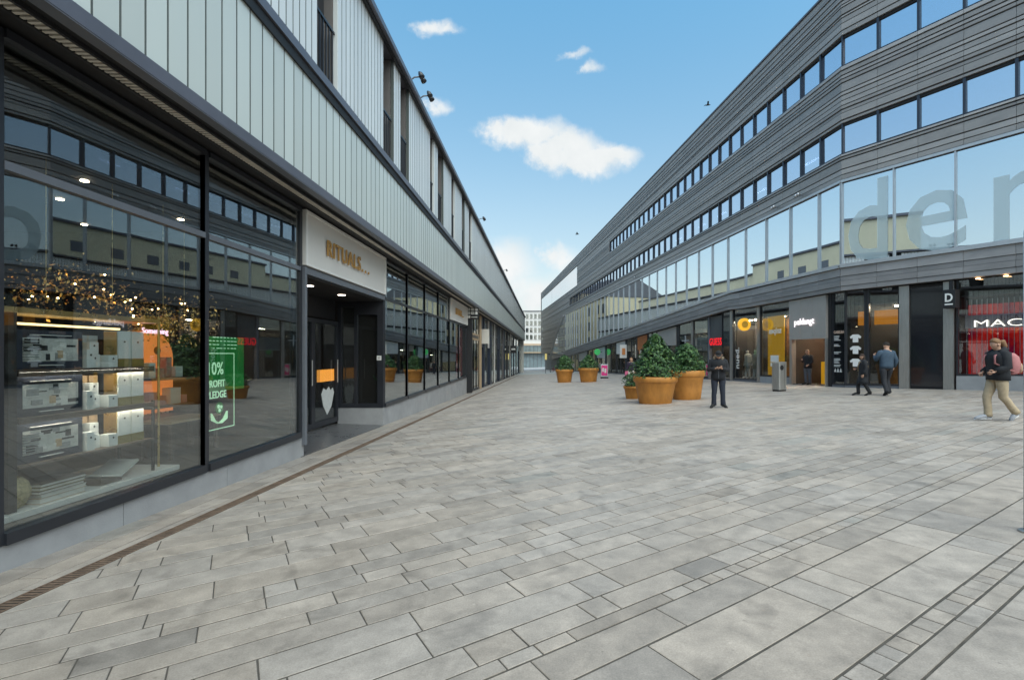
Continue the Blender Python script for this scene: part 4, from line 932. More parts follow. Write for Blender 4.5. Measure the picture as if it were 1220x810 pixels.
m=MB(); FB.box(m,4.9,6.4,gR(FB,6)+.45,3.6,SO-.35,SO-.30,yel); tag(m.build('yellow_board'),'big yellow board behind the window with the mirrored word','board')
m=MB(); put_text(m,'snipes',.46,FB.p(4.72,SO-.02,2.62),-FB.right(),(0,0,1),wt,.003,sx=1.0,bold=.012); tag(m.build('window_lettering'),'white mirrored word across the yellow board window','lettering')
m=MB(); FB.box(m,4.95,5.7,1.05,1.42,SO-.026,SO-.018,wt); FB.box(m,4.95,5.7,.80,1.0,SO-.027,SO-.017,wt); tag(m.build('opening_times'),'white notice sticker below the mirrored word on the yellow window','notice')
pil(FB,6.68,6.95,M['steel'],.05)
shopglass(FB,6.97,9.72,.12,mat=SHOW); shoproom(FB,6.97,9.72,1.5,taupe,3)
m=MB(); put_text(m,'nued.',.62,FB.p(9.05,SO-.02,.55),(0,0,1),-FB.right(),wt,.003,sx=1.0,bold=.012); tag(m.build('window_lettering'),'white word running up the window left of the two mannequins','lettering')
pil(FB,9.74,10.06,M['steel'],.05)
c=FB.p(8.0,.35,3.3); t=thing('round_sign','round yellow sign disc on an arm above the mannequin window','sign',(c[0],c[1],3.2))
def disc(mb,fr,a,o0,o1,z,r,mat,n=24): mb.rings([[fr.p(a+r*math.cos(2*math.pi*j/n),o,z+r*math.sin(2*math.pi*j/n)) for j in range(n)] for o in (o0,o1)],mat)
def disc2(mb,fr,a0,a1,o,z,r,mat,n=24): mb.rings([[fr.p(a,o+r*math.cos(2*math.pi*j/n),z+r*math.sin(2*math.pi*j/n)) for j in range(n)] for a in (a0,a1)],mat)
m=MB(); disc2(m,FB,7.15,7.30,.42,3.22,.37,pm('sign_yellow',(.75,.40,.02),.4,emit=(1,.5,.05),estr=.35)); m.build('disc',t)
m=MB(); disc2(m,FB,7.13,7.148,.42,3.22,.2,amber,18); m.build('emblem',t); m=MB(); m.tube([FB.p(7.22,.1,3.22),FB.p(7.22,SO,3.22)],.04,M['black'],8); m.build('arm',t)
# dark shop with red letters
m=MB(); FB.box(m,10.1,13.0,2.0,ctop(FB,13),SO-.2,SO-.05,pm('dark_grey_board',(.07,.075,.08),.4,var=.2,scale=1)); m.build('sign_board',RB)
m=MB(); put_text(m,'GUESS',.70,FB.p(12.95,SO+.02,2.10),FB.right(),(0,0,1),emis('red_lit',(1,.02,.03),.7),.01,sx=.82,spacing=1.1,bold=-.004); tag(m.build('lit_letters'),'bright red lit letters on the dark board above a doorway','sign')
shoproom(FB,10.1,13.0,2.5,brown,2); shopglass(FB,10.1,11.2,.05,mat=SHOW); pil(FB,13.0,13.2,M['grey_frame'])
m=MB(); FB.box(m,13.25,15.6,1.72,2.7,SO-.12,SO-.04,greywall); m.build('sign_board',RB); shopglass(FB,13.2,15.6,.08); shoproom(FB,13.2,15.6,2.0,taupe,2); pil(FB,15.62,15.95,M['steel'],.05)
m=MB(); FB.box(m,15.97,18.4,1.9,ctop(FB,18.4),SO-.2,SO-.05,M['black']); m.build('sign_board',RB)
m=MB(); FB.box(m,17.1,17.2,2.1,2.95,SO-.04,SO-.0,greywall); FB.box(m,16.5,17.8,2.5,2.58,SO-.041,SO-.001,greywall); tag(m.build('cross_sign'),'thin pale cross shaped sign on the black shop board behind the planters','sign')
shopglass(FB,15.97,18.4,.05); shoproom(FB,15.97,18.4,2.0,M['room'],1)
bays=[(18.4,18.8,'p','black'),(18.8,23.2,'s','taupe'),(23.2,23.5,'p','black'),(23.5,26.0,'g','room'),(26.0,29.0,'s','orange'),(29.0,29.4,'p','black'),(29.4,33.0,'g','taupe'),(33.0,33.4,'p','navy'),(33.4,37,'s','white'),(37,37.4,'p','black'),(37.4,42,'g','amber'),(42,42.5,'p','navy'),(42.5,47,'s','grey'),(47,47.5,'p','black'),(47.5,53,'g','brown'),(53,53.6,'p','black'),(53.6,60,'s','taupe'),(60,60.5,'p','navy'),(60.5,67,'g','taupe'),(67,75,'g','brown')]
wm=dict(black=M['black'],navy=M['navy'],taupe=taupe,orange=orange,white=M['cream'],amber=amber,grey=greywall,brown=brown,room=M['room'])
for a,b,kd,cn in bays:
    if kd=='p': pil(FB,a,b,wm[cn]); continue
    shopglass(FB,a,(a+b)/2,.1,lw=.07); shopglass(FB,(a+b)/2,b,.1,lw=.07); shoproom(FB,a,b,2.2,wm[cn] if kd=='g' else M['room'],2)
    if kd=='s':
        m=MB(); FB.box(m,a+.05,b-.05,ctop(FB,b)-1.35,ctop(FB,a)-.05,SO-.02,SO+.05,wm[cn],z0b=ctop(FB,b)-1.35,z1b=ctop(FB,b)-.05); m.build('sign_board',RB)
def hang(a,o,z,w_,h_,mat,label,name='hanging_banner'):
    t=thing(name,label,'banner',FB.p(a,o,z)); m=MB(); FB.box(m,a,a+.08,z,z+h_,o-w_/2,o+w_/2,mat); m.build('banner',t); q=MB(); q.tube([FB.p(a+.04,SO,z+h_),FB.p(a+.04,o+w_/2,z+h_)],.025,M['black'],6); q.build('arm',t)
    return t
hang(31.5,.55,1.05,.75,1.45,M['white'],'white hanging banner with an orange patch under the canopy')
m=MB(); FB.box(m,31.46,31.49,1.4,2.1,.35,.7,pm('orange_patch',(.65,.25,.08),.6,var=.3,scale=4)); tag(m.build('orange_patch'),'orange printed patch on the white hanging banner','patch')
c=FB.p(44,.4,1.6); t=thing('round_sign','round green lit sign under the canopy far along the right side','sign',c); m=MB(); disc2(m,FB,44,44.12,.45,1.75,.42,pm('sign_green',(.08,.5,.15),.4,emit=(.1,1,.25),estr=.06)); m.build('disc',t); q=MB(); q.tube([FB.p(44.06,.05,1.75),FB.p(44.06,SO,1.75)],.04,M['black'],6); q.build('arm',t)
# ------------------------------------------------------------------ planters
rb=random.Random(77)
def planter(x,y,rt,rbm,h,label,bush,hb,n,leaf,extra=None,seg=36):
    z=gz(x,y); t=thing('planter',label,'planter',(x,y,z),'terracotta planters in the street')
    m=MB(); k=rt
    m.lathe([(rbm*.96,-.03),(rbm,.0),(rbm+(rt*.90-rbm)*.5,h*.36),(rt*.90,h*.70),(rt*.915,h*.715),(rt*.915,h*.755),(rt*.93,h*.77),(rt*.965,h*.79),(rt,h*.82),(rt*1.005,h*.90),(rt,h*.97),(rt*.975,h),(rt*.90,h),(rt*.885,h*.95),(rt*.87,h*.88)],(x,y,z),M['terracotta'],seg,cap=False)
    m.build('pot',t,smooth=True)
    m=MB(); m.lathe([(rt*.872,h*.895),(rt*.6,h*.93),(rt*.2,h*.95),(.01,h*.95)],(x,y,z),M['soil'],20,cap=False); m.build('soil',t,smooth=True)
    st=MB()
    for i in range(7):
        a=rb.uniform(0,6.28); q=rb.uniform(.1,.5)*rt; st.tube([(x+q*.3*math.cos(a),y+q*.3*math.sin(a),z+h*.9),(x+q*math.cos(a),y+q*math.sin(a),z+h+hb*.35),(x+q*.8*math.cos(a),y+q*.8*math.sin(a),z+h+hb*.75)],[.025,.018,.006],M['wood'],6)
    st.build('stem',t)
    m=MB(); c=(x,y,z+h*.95)
    lob=[(Vector((rb.gauss(0,.35),rb.gauss(0,.35),rb.random())),rb.uniform(.75,1.2)) for _ in range(26)]
    def shape(r):
        while True:
            if bush=='cone': u=r.random()**.8; wid=(1-u)**.74*1.04+.07
            elif bush=='dome': u=r.random(); wid=math.sqrt(max(0,1-(u*1.02)**2.2))*.95 if u<.97 else .1
            else: u=r.random()*.8; wid=.9
            a=r.uniform(0,6.2832); rad=rt*wid*(r.random()**.38)
            # uneven outline: each direction and height has its own reach
            nn=mnoise.noise(Vector((math.cos(a)*1.6+x,math.sin(a)*1.6+y,u*3.2)))
            nn2=mnoise.noise(Vector((math.cos(a)*4+x,math.sin(a)*4+y,u*9)))
            rad*=1.0+.36*nn+.30*nn2
            if nn2<-.26 and r.random()<.8: continue
            return ((rad*math.cos(a),rad*math.sin(a),u*hb),(math.cos(a)*.8,math.sin(a)*.8,.25+u*.7))
    leaf_bush(m,c,n,shape,leaf,G1+[G1[0],G1[1]],rb)
    m.build('foliage',t)
    if extra:
        m=MB()
        def skirt(r):
            a=r.uniform(0,6.2832); rad=rt*r.uniform(.55,.99); return ((rad*math.cos(a),rad*math.sin(a),r.uniform(.0,.24)),(math.cos(a)*.4,math.sin(a)*.4,1))
        leaf_bush(m,c,extra,skirt,leaf*.6,[pm('leaf_grey_green',(.07,.14,.06),.5),pm('leaf_light',(.11,.17,.07),.5),G1[3]],rb); m.build('ground_cover',t)
    return t
planter(3.92,16.95,.76,.56,.93,'big terracotta planter with the tallest cone shaped evergreen, foremost of the planters','cone',1.52,8200,.052)
planter(5.38,18.15,.66,.50,1.08,'tall terracotta planter with a domed shrub over pale ground cover, right of the tallest shrub','dome',1.05,5600,.05,900)
planter(3.62,19.3,.42,.32,.50,'low terracotta bowl with a loose shrub, half hidden left of the biggest planter','loose',.62,700,.06,200,seg=28)
planter(1.66,38.2,.71,.53,1.03,'distant terracotta planter with a dense round shrub, left one of the far pair','dome',1.15,1700,.08)
planter(3.48,37.3,.80,.60,1.08,'distant terracotta planter with a pointed loose shrub, right one of the far pair','cone',1.05,1500,.085,200)
# ------------------------------------------------------------------ street furniture
c=(10.0,20.5); z=gz(*c); t=thing('litter_bin','brushed steel litter bin standing before the yellow shop window','litter bin',(c[0],c[1],z))
m=MB()
def bar(mb,w_,d_,z0,z1,mat,slope=0,rx=.06,n=5):
    ring=[]
    for sx,sy,a0 in ((1,1,0),(-1,1,90),(-1,-1,180),(1,-1,270)):
        for j in range(n):
            a=math.radians(a0+90*j/(n-1)); ring.append((sx*(w_-rx)+rx*math.cos(a),sy*(d_-rx)+rx*math.sin(a)))
    ca,sa=math.cos(.45),math.sin(.45)
    P_=[(c[0]+x*ca-y*sa,c[1]+x*sa+y*ca,x,y) for x,y in ring]
    mb.rings([[(p[0],p[1],z+z0) for p in P_],[(p[0],p[1],z+z1-slope*p[2]) for p in P_]],mat)
bar(m,.235,.20,.07,1.22,M['steel'],-.10); m.build('body',t)
m=MB(); bar(m,.22,.185,-.02,.068,M['black']); m.build('foot',t)
m=MB(); fr=Frame((c[0]-.20*math.sin(-.45)*0+ -math.sin(.45)*-.201,c[1]-math.cos(.45)*.201),(math.cos(.45),math.sin(.45)),(math.sin(.45),-math.cos(.45)))
disc(m,fr,-.10,0,.012,z+1.0,.105,M['black'],20); m.build('opening',t)
m=MB(); fr.box(m,.055,.06,z+.12,z+1.15,-.0,.006,M['black']); m.build('seam',t)
t=thing('poster_stand','small pavement poster stand with a pink poster near the far planters','poster stand',(5.55,44.0,gz(5.55,44)))
zz=gz(5.55,44); m=MB(); m.box(5.2,5.9,43.9,44.1,zz,zz+.12,M['black']); m.build('foot',t); m=MB(); m.box(5.22,5.88,43.95,44.05,zz+.13,zz+1.28,M['silver']); m.build('frame',t,bevel=.02)
m=MB(); m.box(5.28,5.82,43.94,43.949,zz+.25,zz+1.18,pm('poster_pink',(.72,.04,.22),.4,var=.35,scale=3)); m.build('poster',t)
m=MB(); m.box(5.34,5.5,43.93,43.939,zz+.6,zz+.95,M['cream']); m.box(5.55,5.72,43.93,43.939,zz+.5,zz+.9,M['cream']); m.build('print',t)
t=thing('signpost','slim pale steel post at the right edge of the square','post',(3.942,3.92,gz(3.9,3.9)))
m=MB(); m.tube([(3.942,3.92,gz(3.9,3.9)-.05),(3.942,3.92,2.5)],.036,pm('pale_post',(.55,.60,.68),.35,metal=.3,var=.1,scale=6),16); m.build('pole',t,smooth=True); m=MB(); m.lathe([(.07,-.02),(.07,.012),(.045,.02)],(3.942,3.92,gz(3.9,3.9)),M['steel'],16); m.build('base_plate',t)
for x,y,lb in ((.35,78,'thin dark bollard pole at the street end, left one'),(1.2,84,'thin dark bollard pole at the street end near the parked bicycles')):
    m=MB(); m.tube([(x,y,gz(x,y)-.05),(x,y,gz(x,y)+1.9)],.05,M['grey_frame'],8); tag(m.build('street_post'),lb,'post')
def bicycle(x,y,label,yaw):
    z=gz(x,y); t=thing('bicycle',label,'bicycle',(x,y,z),'bicycles parked at the street end'); cy,sy=math.cos(yaw),math.sin(yaw)
    T=lambda a,h,o=0:(x+a*cy-o*sy,y+a*sy+o*cy,z+h)
    for a in (-.52,.52):
        m=MB(); 
        pts=[T(a+.33*math.cos(q),.34+.33*math.sin(q)) for q in [2*math.pi*j/20 for j in range(21)]]; m.tube(pts,.022,M['black'],6)
        for j in range(6): q=math.pi*j/6; m.tube([T(a-.32*math.cos(q),.34-.32*math.sin(q)),T(a+.32*math.cos(q),.34+.32*math.sin(q))],.006,M['steel'],4)
        m.build('wheel',t)
    m=MB(); rdm=pm('bike_red',(.30,.03,.04),.4)
    for p,q in (((-.52,.34),(-.15,.32)),((-.15,.32),(.38,.78)),((-.15,.32),(-.28,.82)),((-.28,.72),(.38,.72)),((-.52,.34),(-.27,.72)),((.52,.34),(.36,.86))): m.tube([T(*p),T(*q)],.022,rdm,6)
    m.build('frame',t); m=MB(); m.ball(T(-.29,.88),(.13,.08,.045),M['black'],10,6); m.build('saddle',t); m=MB(); m.tube([T(.40,1.02,-.28),T(.36,.98,0),T(.40,1.02,.28)],.016,M['black'],6); m.tube([T(.36,.84),T(.36,.98)],.016,M['black'],6); m.build('handlebar',t)
bicycle(1.9,80,'red bicycle parked at the street end, left of the other one',.2); bicycle(3.0,82,'red bicycle parked at the street end beside the dark corner of the right building',.1)
# birds
def bird(p,label,s):
    t=thing('bird',label,'bird',p); m=MB(); x,y,z=p; g_=M['black']
    m.tube([(x-.30*s,y,z-.05*s),(x-.1*s,y,z),(x+.15*s,y,z+.02*s),(x+.3*s,y,z+.03*s)],[.02*s,.08*s,.07*s,.02*s],g_,8)
    for q in (-1,1): m.face([(x+.12*s,y,z+.03*s),(x-.08*s,y,z+.03*s),(x-.16*s,y+q*.35*s,z+.22*s),(x-.22*s,y+q*.75*s,z+.12*s*q+.1*s),(x+.0*s,y+q*.4*s,z+.25*s)],g_)
    m.build('body',t)
bird((17.0,50,27.2),'dark bird gliding in the sky above the roof of the right building',.95); bird((4.9,70,18.8),'tiny distant bird in the pale sky left of the right building',.9)
# ------------------------------------------------------------------ the buildings that close the street
t=thing('white_office_block','white office block with rows of dark windows closing the far end of the street','building',(0,232,-5))
wb=pm('white_render',(.74,.71,.68),.8,var=.06,scale=.4); m=MB(); m.box(-40,3.4,230,250,6.2,21.7,wb); m.build('wall',t)
m=MB(); m.box(-40,3.6,229.6,250,21.7,22.0,M['grey_frame']); m.build('roof_edge',t); m=MB(); m.box(-40,3.8,229.2,229.95,5.5,6.3,pm('tan_band',(.50,.36,.24),.8)); m.build('cornice',t)
for r_ in range(4):
    for k in range(7):
        x=-11.6+k*1.95; z=8.4+r_*3.3
        q=MB(); q.box(x-.62,x-.03,229.9,229.99,z,z+2.1,M['frame']); q.box(x+.03,x+.62,229.9,229.99,z,z+2.1,M['frame']); q.box(x-.75,x+.75,229.75,229.99,z-.16,z-.02,wb); o=q.build('window',t)
        p=MB(); p.box(x-.55,x-.1,229.87,229.898,z+.1,z+2.0,FARGLASS); p.box(x+.1,x+.55,229.87,229.898,z+.1,z+2.0,FARGLASS); p.build('pane',o)
m=MB(); m.box(-40,3.4,229.7,230,-6,5.4,pm('cool_shop',(.20,.25,.26),.3,var=.3,scale=.5)); m.build('shop_front',t)
for k in range(8): 
    x=-10+k*1.8; q=MB(); q.box(x-.12,x+.12,229.5,229.69,-6,5.4,M['grey_frame']); q.build('post',t)
m=MB(); m.box(-40,3.4,227.4,229.69,1.9,2.3,M['tan']); m.build('canopy',t)
t=thing('yellow_shop_sign','small yellow sign over the far shop canopy at the street end','sign',(1.4,227.3,2.4)); m=MB(); m.box(.4,2.6,227.2,227.35,2.32,3.4,pm('far_yellow',(.7,.5,.08),.5)); m.build('board',t)
t=thing('corner_building','pale cream building with glazed ground floor at the far right end of the street','building',(8,235,-5))
m=MB(); m.box(3.6,60,232,250,5.3,20.8,wb); m.build('wall',t); m=MB(); m.box(3.5,60,231.6,250,20.8,21.1,M['grey_frame']); m.build('roof_edge',t); m=MB(); m.box(3.5,60,231.9,249,-6,5.2,pm('cool_shop',(.2,.25,.26),.3)); m.build('shop_front',t)
for k in range(5):
    for r_ in range(4): q=MB(); q.box(5+k*2.6,6.2+k*2.6,231.8,231.99,8+r_*3.2,10+r_*3.2,M['frame']); q.build('window',t)
# cream houses beyond the end of the low building (seen mirrored in the glass strip)
cr=pm('cream_stone',(.52,.45,.30),.85,var=.12,scale=.5)
for k,(y0,y1,x,h,lb) in enumerate(((99,118,-6.5,13.5,'cream stone house just beyond the low shop building, mirrored in the glass strip'),(118.5,140,-7.5,16.5,'taller cream stone house further up the street, mirrored in the glass strip'))):
    t=thing('stone_house',lb,'building',(x-6,(y0+y1)/2,-3)); m=MB(); m.box(x-14,x,y0,y1,-4,h,cr); m.build('wall',t)
    m=MB(); m.rings([[(x+.25,yy,h+.01),(x-7,yy,h+4),(x-14.2,yy,h+.01)] for yy in (y0-.1,y1+.1)],pm('slate_roof',(.10,.10,.11),.6,var=.2,scale=2)); m.build('roof',t)
    for r_ in range(4):
        for j in range(int((y1-y0)/3)):
            q=MB(); yy=y0+1.2+j*3; q.box(x+.002,x+.05,yy,yy+1.2,0+r_*3.4,2.0+r_*3.4,M['frame']); q.build('window',t)
# ------------------------------------------------------------------ people
HAIR={}
def skin_mesh(vs,es,sub=2):
    me=bpy.data.meshes.new('tmp'); me.from_pydata([v[0] for v in vs],es,[]); o=bpy.data.objects.new('tmp',me); COL.objects.link(o)
    o.modifiers.new('s','SKIN'); sv=me.skin_vertices[0].data
    for i,v in enumerate(vs):
        r=v[1]; sv[i].radius=(r,r) if isinstance(r,float) else r; sv[i].use_root=(i==0)
    sb=o.modifiers.new('d','SUBSURF'); sb.levels=sub; sb.render_levels=sub
    dg=bpy.context.evaluated_depsgraph_get(); r=bpy.data.meshes.new_from_object(o.evaluated_get(dg)); bpy.data.objects.remove(o); bpy.data.meshes.remove(me); return r
def ell(c,rx,ry,yaw=0,tilt=Vector((0,0,0)),n=20,sq=2.3):
    """one ring of a garment: a rounded ellipse"""
    r=[]
    for j in range(n):
        a=2*math.pi*j/n; ca,sa=math.cos(a),math.sin(a)
        x=rx*math.copysign(abs(ca)**(2/sq),ca); y=ry*math.copysign(abs(sa)**(2/sq),sa)
        X=x*math.cos(yaw)-y*math.sin(yaw); Y=x*math.sin(yaw)+y*math.cos(yaw)
        r.append(Vector((c[0]+X,c[1]+Y,c[2]+tilt.x*X+tilt.y*Y)))
    return r
def person(name,label,cat,loc,yaw,H,J,top,trou,shoe,hair,skin=None,topm=None,extras=None,group=None,legs_skin=False,hem=.86,topr=1.0,hairstyle='short',z=None,parts=True):
    """J: joints for a 1.75 m figure, x to its right, y forward; yaw turns it about the vertical"""
    k=H/1.75; zz=gz(loc[0],loc[1]) if z is None else z
    t=thing(name,label,cat,(loc[0],loc[1],zz),group); sk=skin or M['skin']; rj=random.Random(hash(label)%999)
    rot=Matrix.Rotation(yaw,4,'Z'); T=Matrix.Translation((loc[0],loc[1],zz))@rot@Matrix.Scale(k,4)
    D=dict(hip=(0,0,.95),waist=(0,0,1.08),chest=(0,.0,1.30),neck=(0,.0,1.48),head=(0,.03,1.62),look=(0,1,0),
           shR=(.185,0,1.42),shL=(-.185,0,1.42),elR=(.24,-.03,1.14),elL=(-.24,-.03,1.14),wrR=(.25,.06,.88),wrL=(-.25,.06,.88),
           hR=(.10,0,.92),hL=(-.10,0,.92),knR=(.11,.02,.50),knL=(-.11,.02,.50),anR=(.11,-.02,.09),anL=(-.11,-.02,.09),toR=(.13,.17,.035),toL=(-.13,.17,.035),grip=0)
    D.update(J); V={a:Vector(b) for a,b in D.items() if isinstance(b,tuple)}
    # one continuous body
    vs=[(V['hip'],.13),(V['waist'],.12),(V['chest'],.14),((V['chest']+V['neck'])/2+Vector((0,0,.04)),.10),(V['neck'],.058),(V['neck']*.45+V['head']*.55,.062),(V['head'],.102),(V['head']+Vector((0,-.01,.088)),.090)]
    es=[(i,i+1) for i in range(7)]
    for s in 'RL':
        b=len(vs); vs+=[(V['sh'+s],.062),(V['el'+s],.045),(V['wr'+s],.030)]; es+=[(3,b),(b,b+1),(b+1,b+2)]
        b=len(vs); vs+=[(V['h'+s],.09),(V['kn'+s],.058),(V['an'+s],.042),(V['to'+s],.032)]; es+=[(0,b),(b,b+1),(b+1,b+2),(b+2,b+3)]
    me=skin_mesh([(tuple(a),float(r)) for a,r in vs],es)
    look=V['look'].normalized(); side=look.cross(Vector((0,0,1))).normalized(); up=side.cross(look); hc=V['head']+Vector((0,0,.0))
    for v in me.vertices:                                # face: brow, nose, chin
        d=v.co-hc; f=d.dot(look); h=d.dot(up); s=d.dot(side)
        if d.length<.16:
            if f>.03:
                v.co+=look*(.030*math.exp(-((s/.016)**2+((h+.005)/.025)**2))+.012*math.exp(-((s/.03)**2+((h+.07)/.02)**2))-.010*math.exp(-((abs(s)-.03)/.014)**2-((h-.02)/.012)**2))
    body=MB(); body.add_mesh(me,sk,T); bpy.data.meshes.remove(me)
    # ears
    for q in (-1,1):
        mb=MB(); p=hc+side*q*.086; body.tube([T@(p+up*.03),T@(p+side*q*.012+up*.0),T@(p-up*.03)],[.01*k,.018*k,.008*k],sk,6)
    # hands: palm and five fingers
    for s in 'RL':
        w_=V['wr'+s]; e=V['el'+s]; d=(w_-e).normalized(); q=1 if s=='R' else -1
        bend=Vector(D.get('hand'+s,d)).normalized(); d=(d*.3+bend*.7).normalized()
        nrm=Vector(D.get('palm'+s,(-q,0,0))); nrm=(nrm-d*nrm.dot(d)).normalized(); ac=d.cross(nrm).normalized()
        body.tube([T@(w_-d*.01),T@(w_+d*.045),T@(w_+d*.085)],[.026*k,.036*k,.034*k],sk,8,.55)
        cu=D['grip']
        for i,(o_,ln) in enumerate(((-.028,.062),(-.010,.072),(.009,.068),(.026,.053))):
            p0=w_+d*.078+ac*o_; dd=(d+nrm*(.25+cu*.5)).normalized(); p1=p0+dd*ln*.5; dd=(d*(1-cu)+nrm*(.45+cu)).normalized(); p2=p1+dd*ln*.5
            body.tube([T@p0,T@p1,T@p2],[.0095*k,.0088*k,.007*k],sk,6)
        p0=w_+d*.03-ac*.03; p1=p0-ac*.028+d*.03+nrm*.01; p2=p1+d*.03+nrm*.012+ac*.006
        body.tube([T@p0,T@p1,T@p2],[.012*k,.011*k,.008*k],sk,6)
    body.build('body',t,smooth=True)
    if parts:
        ey=MB()
        for q in (-1,1): ey.ball(T@(hc+look*.086+side*q*.032+up*.018),.0065*k,M['black'],8,6)
        ey.build('eyes',t,smooth=True)
        mo=MB(); mo.tube([T@(hc+look*.088+side*x_-up*(.052+.004*abs(x_)/.02)) for x_ in (-.022,0,.022)],[.002*k,.006*k,.002*k],pm('lips',(.34,.13,.10),.5),8); mo.build('mouth',t,smooth=True)
    lean=V['chest']-V['hip']
    # trousers
    def wr(p,a): return p+Vector((mnoise.noise(p*9+Vector((a,0,0))),mnoise.noise(p*9+Vector((0,a,3))),0))*.012
    tm=MB(); tw=D.get('tw',1.0)
    tm.rings([[T@p for p in ell(V['hip']+Vector((0,0,h)),.165*x*D.get('hw',1),.125*x*D.get('hd',1))] for h,x in ((-.10,.8),(-.05,1.0),(.03,1.02),(.10,.95))],trou)
    for s in 'RL':
        h,kn,an=V['h'+s],V['kn'+s],V['an'+s]; pts=[h+Vector((0,0,.03)),h*.66+kn*.34,h*.33+kn*.67,kn,kn*.72+an*.28,kn*.4+an*.6,kn*.12+an*.88,an+Vector((0,0,-.015))]
        ra=[.112,.105,.09,.078,.074,.070,.070*tw,.074*tw]
        tm.tube([T@(p+Vector((mnoise.noise(p*11),mnoise.noise(p*11+Vector((5,0,0))),0))*.010) for p in pts],[r*k*(1+.07*mnoise.noise(Vector((i*3.1,H*7,ord(s))))) for i,r in enumerate(ra)],trou,14)
    tm.build('trousers',t,smooth=True)
    for s in 'RL':
        an,to=V['an'+s],V['to'+s]; sh=MB(); d=(to-an); d.normalize(); heel=an-Vector((d.x,d.y,0))*.055+Vector((0,0,-.03)); 
        sh.tube([T@(heel+Vector((0,0,.0))),T@(an*.75+to*.25+Vector((0,0,-.005))),T@(an*.35+to*.65+Vector((0,0,.012))),T@(to+d*.03),T@(to+d*.085)],[.036*k,.05*k,.048*k,.045*k,.02*k],shoe,12,.92)
        so_=D.get('sole')
        o=sh.build('shoe',t,smooth=True)
        if so_:
            q=MB(); q.tube([T@(heel+Vector((0,0,-.035))),T@(an*.4+to*.6+Vector((0,0,-.04))),T@(to+d*.095+Vector((0,0,-.015)))],[.030*k,.036*k,.022*k],so_,10,.5); q.build('sole',o,smooth=True)
    # upper garment
    g=MB(); sw=Vector((0,0,0)); hz=hem
    C=[(hz,1.0),((hz+V['waist'].z)/2,1.02),(V['waist'].z,.98),(V['waist'].z*.5+V['chest'].z*.5,1.02),(V['chest'].z,1.08),(V['chest'].z+.08,1.07),(V['chest'].z+.13,.93),(V['chest'].z+.155,.76),(V['chest'].z+.185,.56),(V['neck'].z+.02,.44)]
    rings=[]
    for i,(h,x) in enumerate(C):
        f=(h-V['hip'].z)/(V['neck'].z-V['hip'].z); cx=V['hip'].lerp(V['neck'],max(0,f)) if f>0 else V['hip']
        r=ell((cx.x,cx.y,h),.19*x*topr*D.get('tx',1),.135*x*topr*D.get('ty',1))
        r=[p+(V['neck']-V['hip']).normalized()*0 for p in r]; rings.append([T@(p+Vector((mnoise.noise(p*7),mnoise.noise(p*7+Vector((9,0,0))),mnoise.noise(p*6)*.7))*.016+p.normalized()*mnoise.noise(Vector((p.x*9,p.y*9,p.z*26)))*.014) for p in r])
    g.rings(rings,top)
    for s in 'RL':
        sh,el,w_=V['sh'+s],V['el'+s],V['wr'+s]; q=1 if s=='R' else -1
        a=sh+Vector((-q*.10,0,-.005)); pts=[a,sh+Vector((-q*.045,0,.004)),sh+Vector((q*.004,0,-.014)),sh*.6+el*.4,el,el*.55+w_*.45,w_-(w_-el)*.08]
        g.tube([T@(p+Vector((mnoise.noise(p*12),mnoise.noise(p*12+Vector((4,0,0))),0))*.012) for p in pts],[r*k*topr for r in (.045,.076,.083,.073,.064,.058,.050)],top,14)
    gn=g.build(D.get('gname','jacket'),t,smooth=True)
    # hair
    hm=MB()
    if hairstyle=='bald': pass
    else:
        rows=[]
        for i in range(9):
            row=[]
            for j in range(20):
                ph=2*math.pi*j/20; bk=(1+math.sin(ph))/2; th=math.pi*(.36+.36*bk**.8)*(i+.15)/8.15
                fr_=.084 if math.sin(ph)<0 else .106
                d=side*math.sin(th)*math.cos(ph)*.094+(-look)*math.sin(th)*math.sin(ph)*fr_+up*(math.cos(th)*.095+.052)
                row.append(T@(hc+d*(1+.06*mnoise.noise(d*38))))
            rows.append(row)
        hm.rings(rows[::-1],hair)
        if hairstyle=='long': hm.rings([[T@(q+Vector((0,0,-hh))) for q in ell(hc-look*.05,.085+.02*hh,.06)] for hh in (.24,.15,.05,-.05)],hair)
        if hairstyle=='tail': hm.tube([T@(hc-look*.08+up*.06),T@(hc-look*.15+up*.05),T@(hc-look*.18-up*.05),T@(hc-look*.16-up*.14)],[.03*k,.06*k,.055*k,.02*k],hair,10)
        hm.build(D.get('hname','hair'),t,smooth=True)
    if extras: extras(t,T,V,k)
    return t
def face(x,y): return math.atan2(-x,y)       # yaw so that the figure's forward points to (x,y)
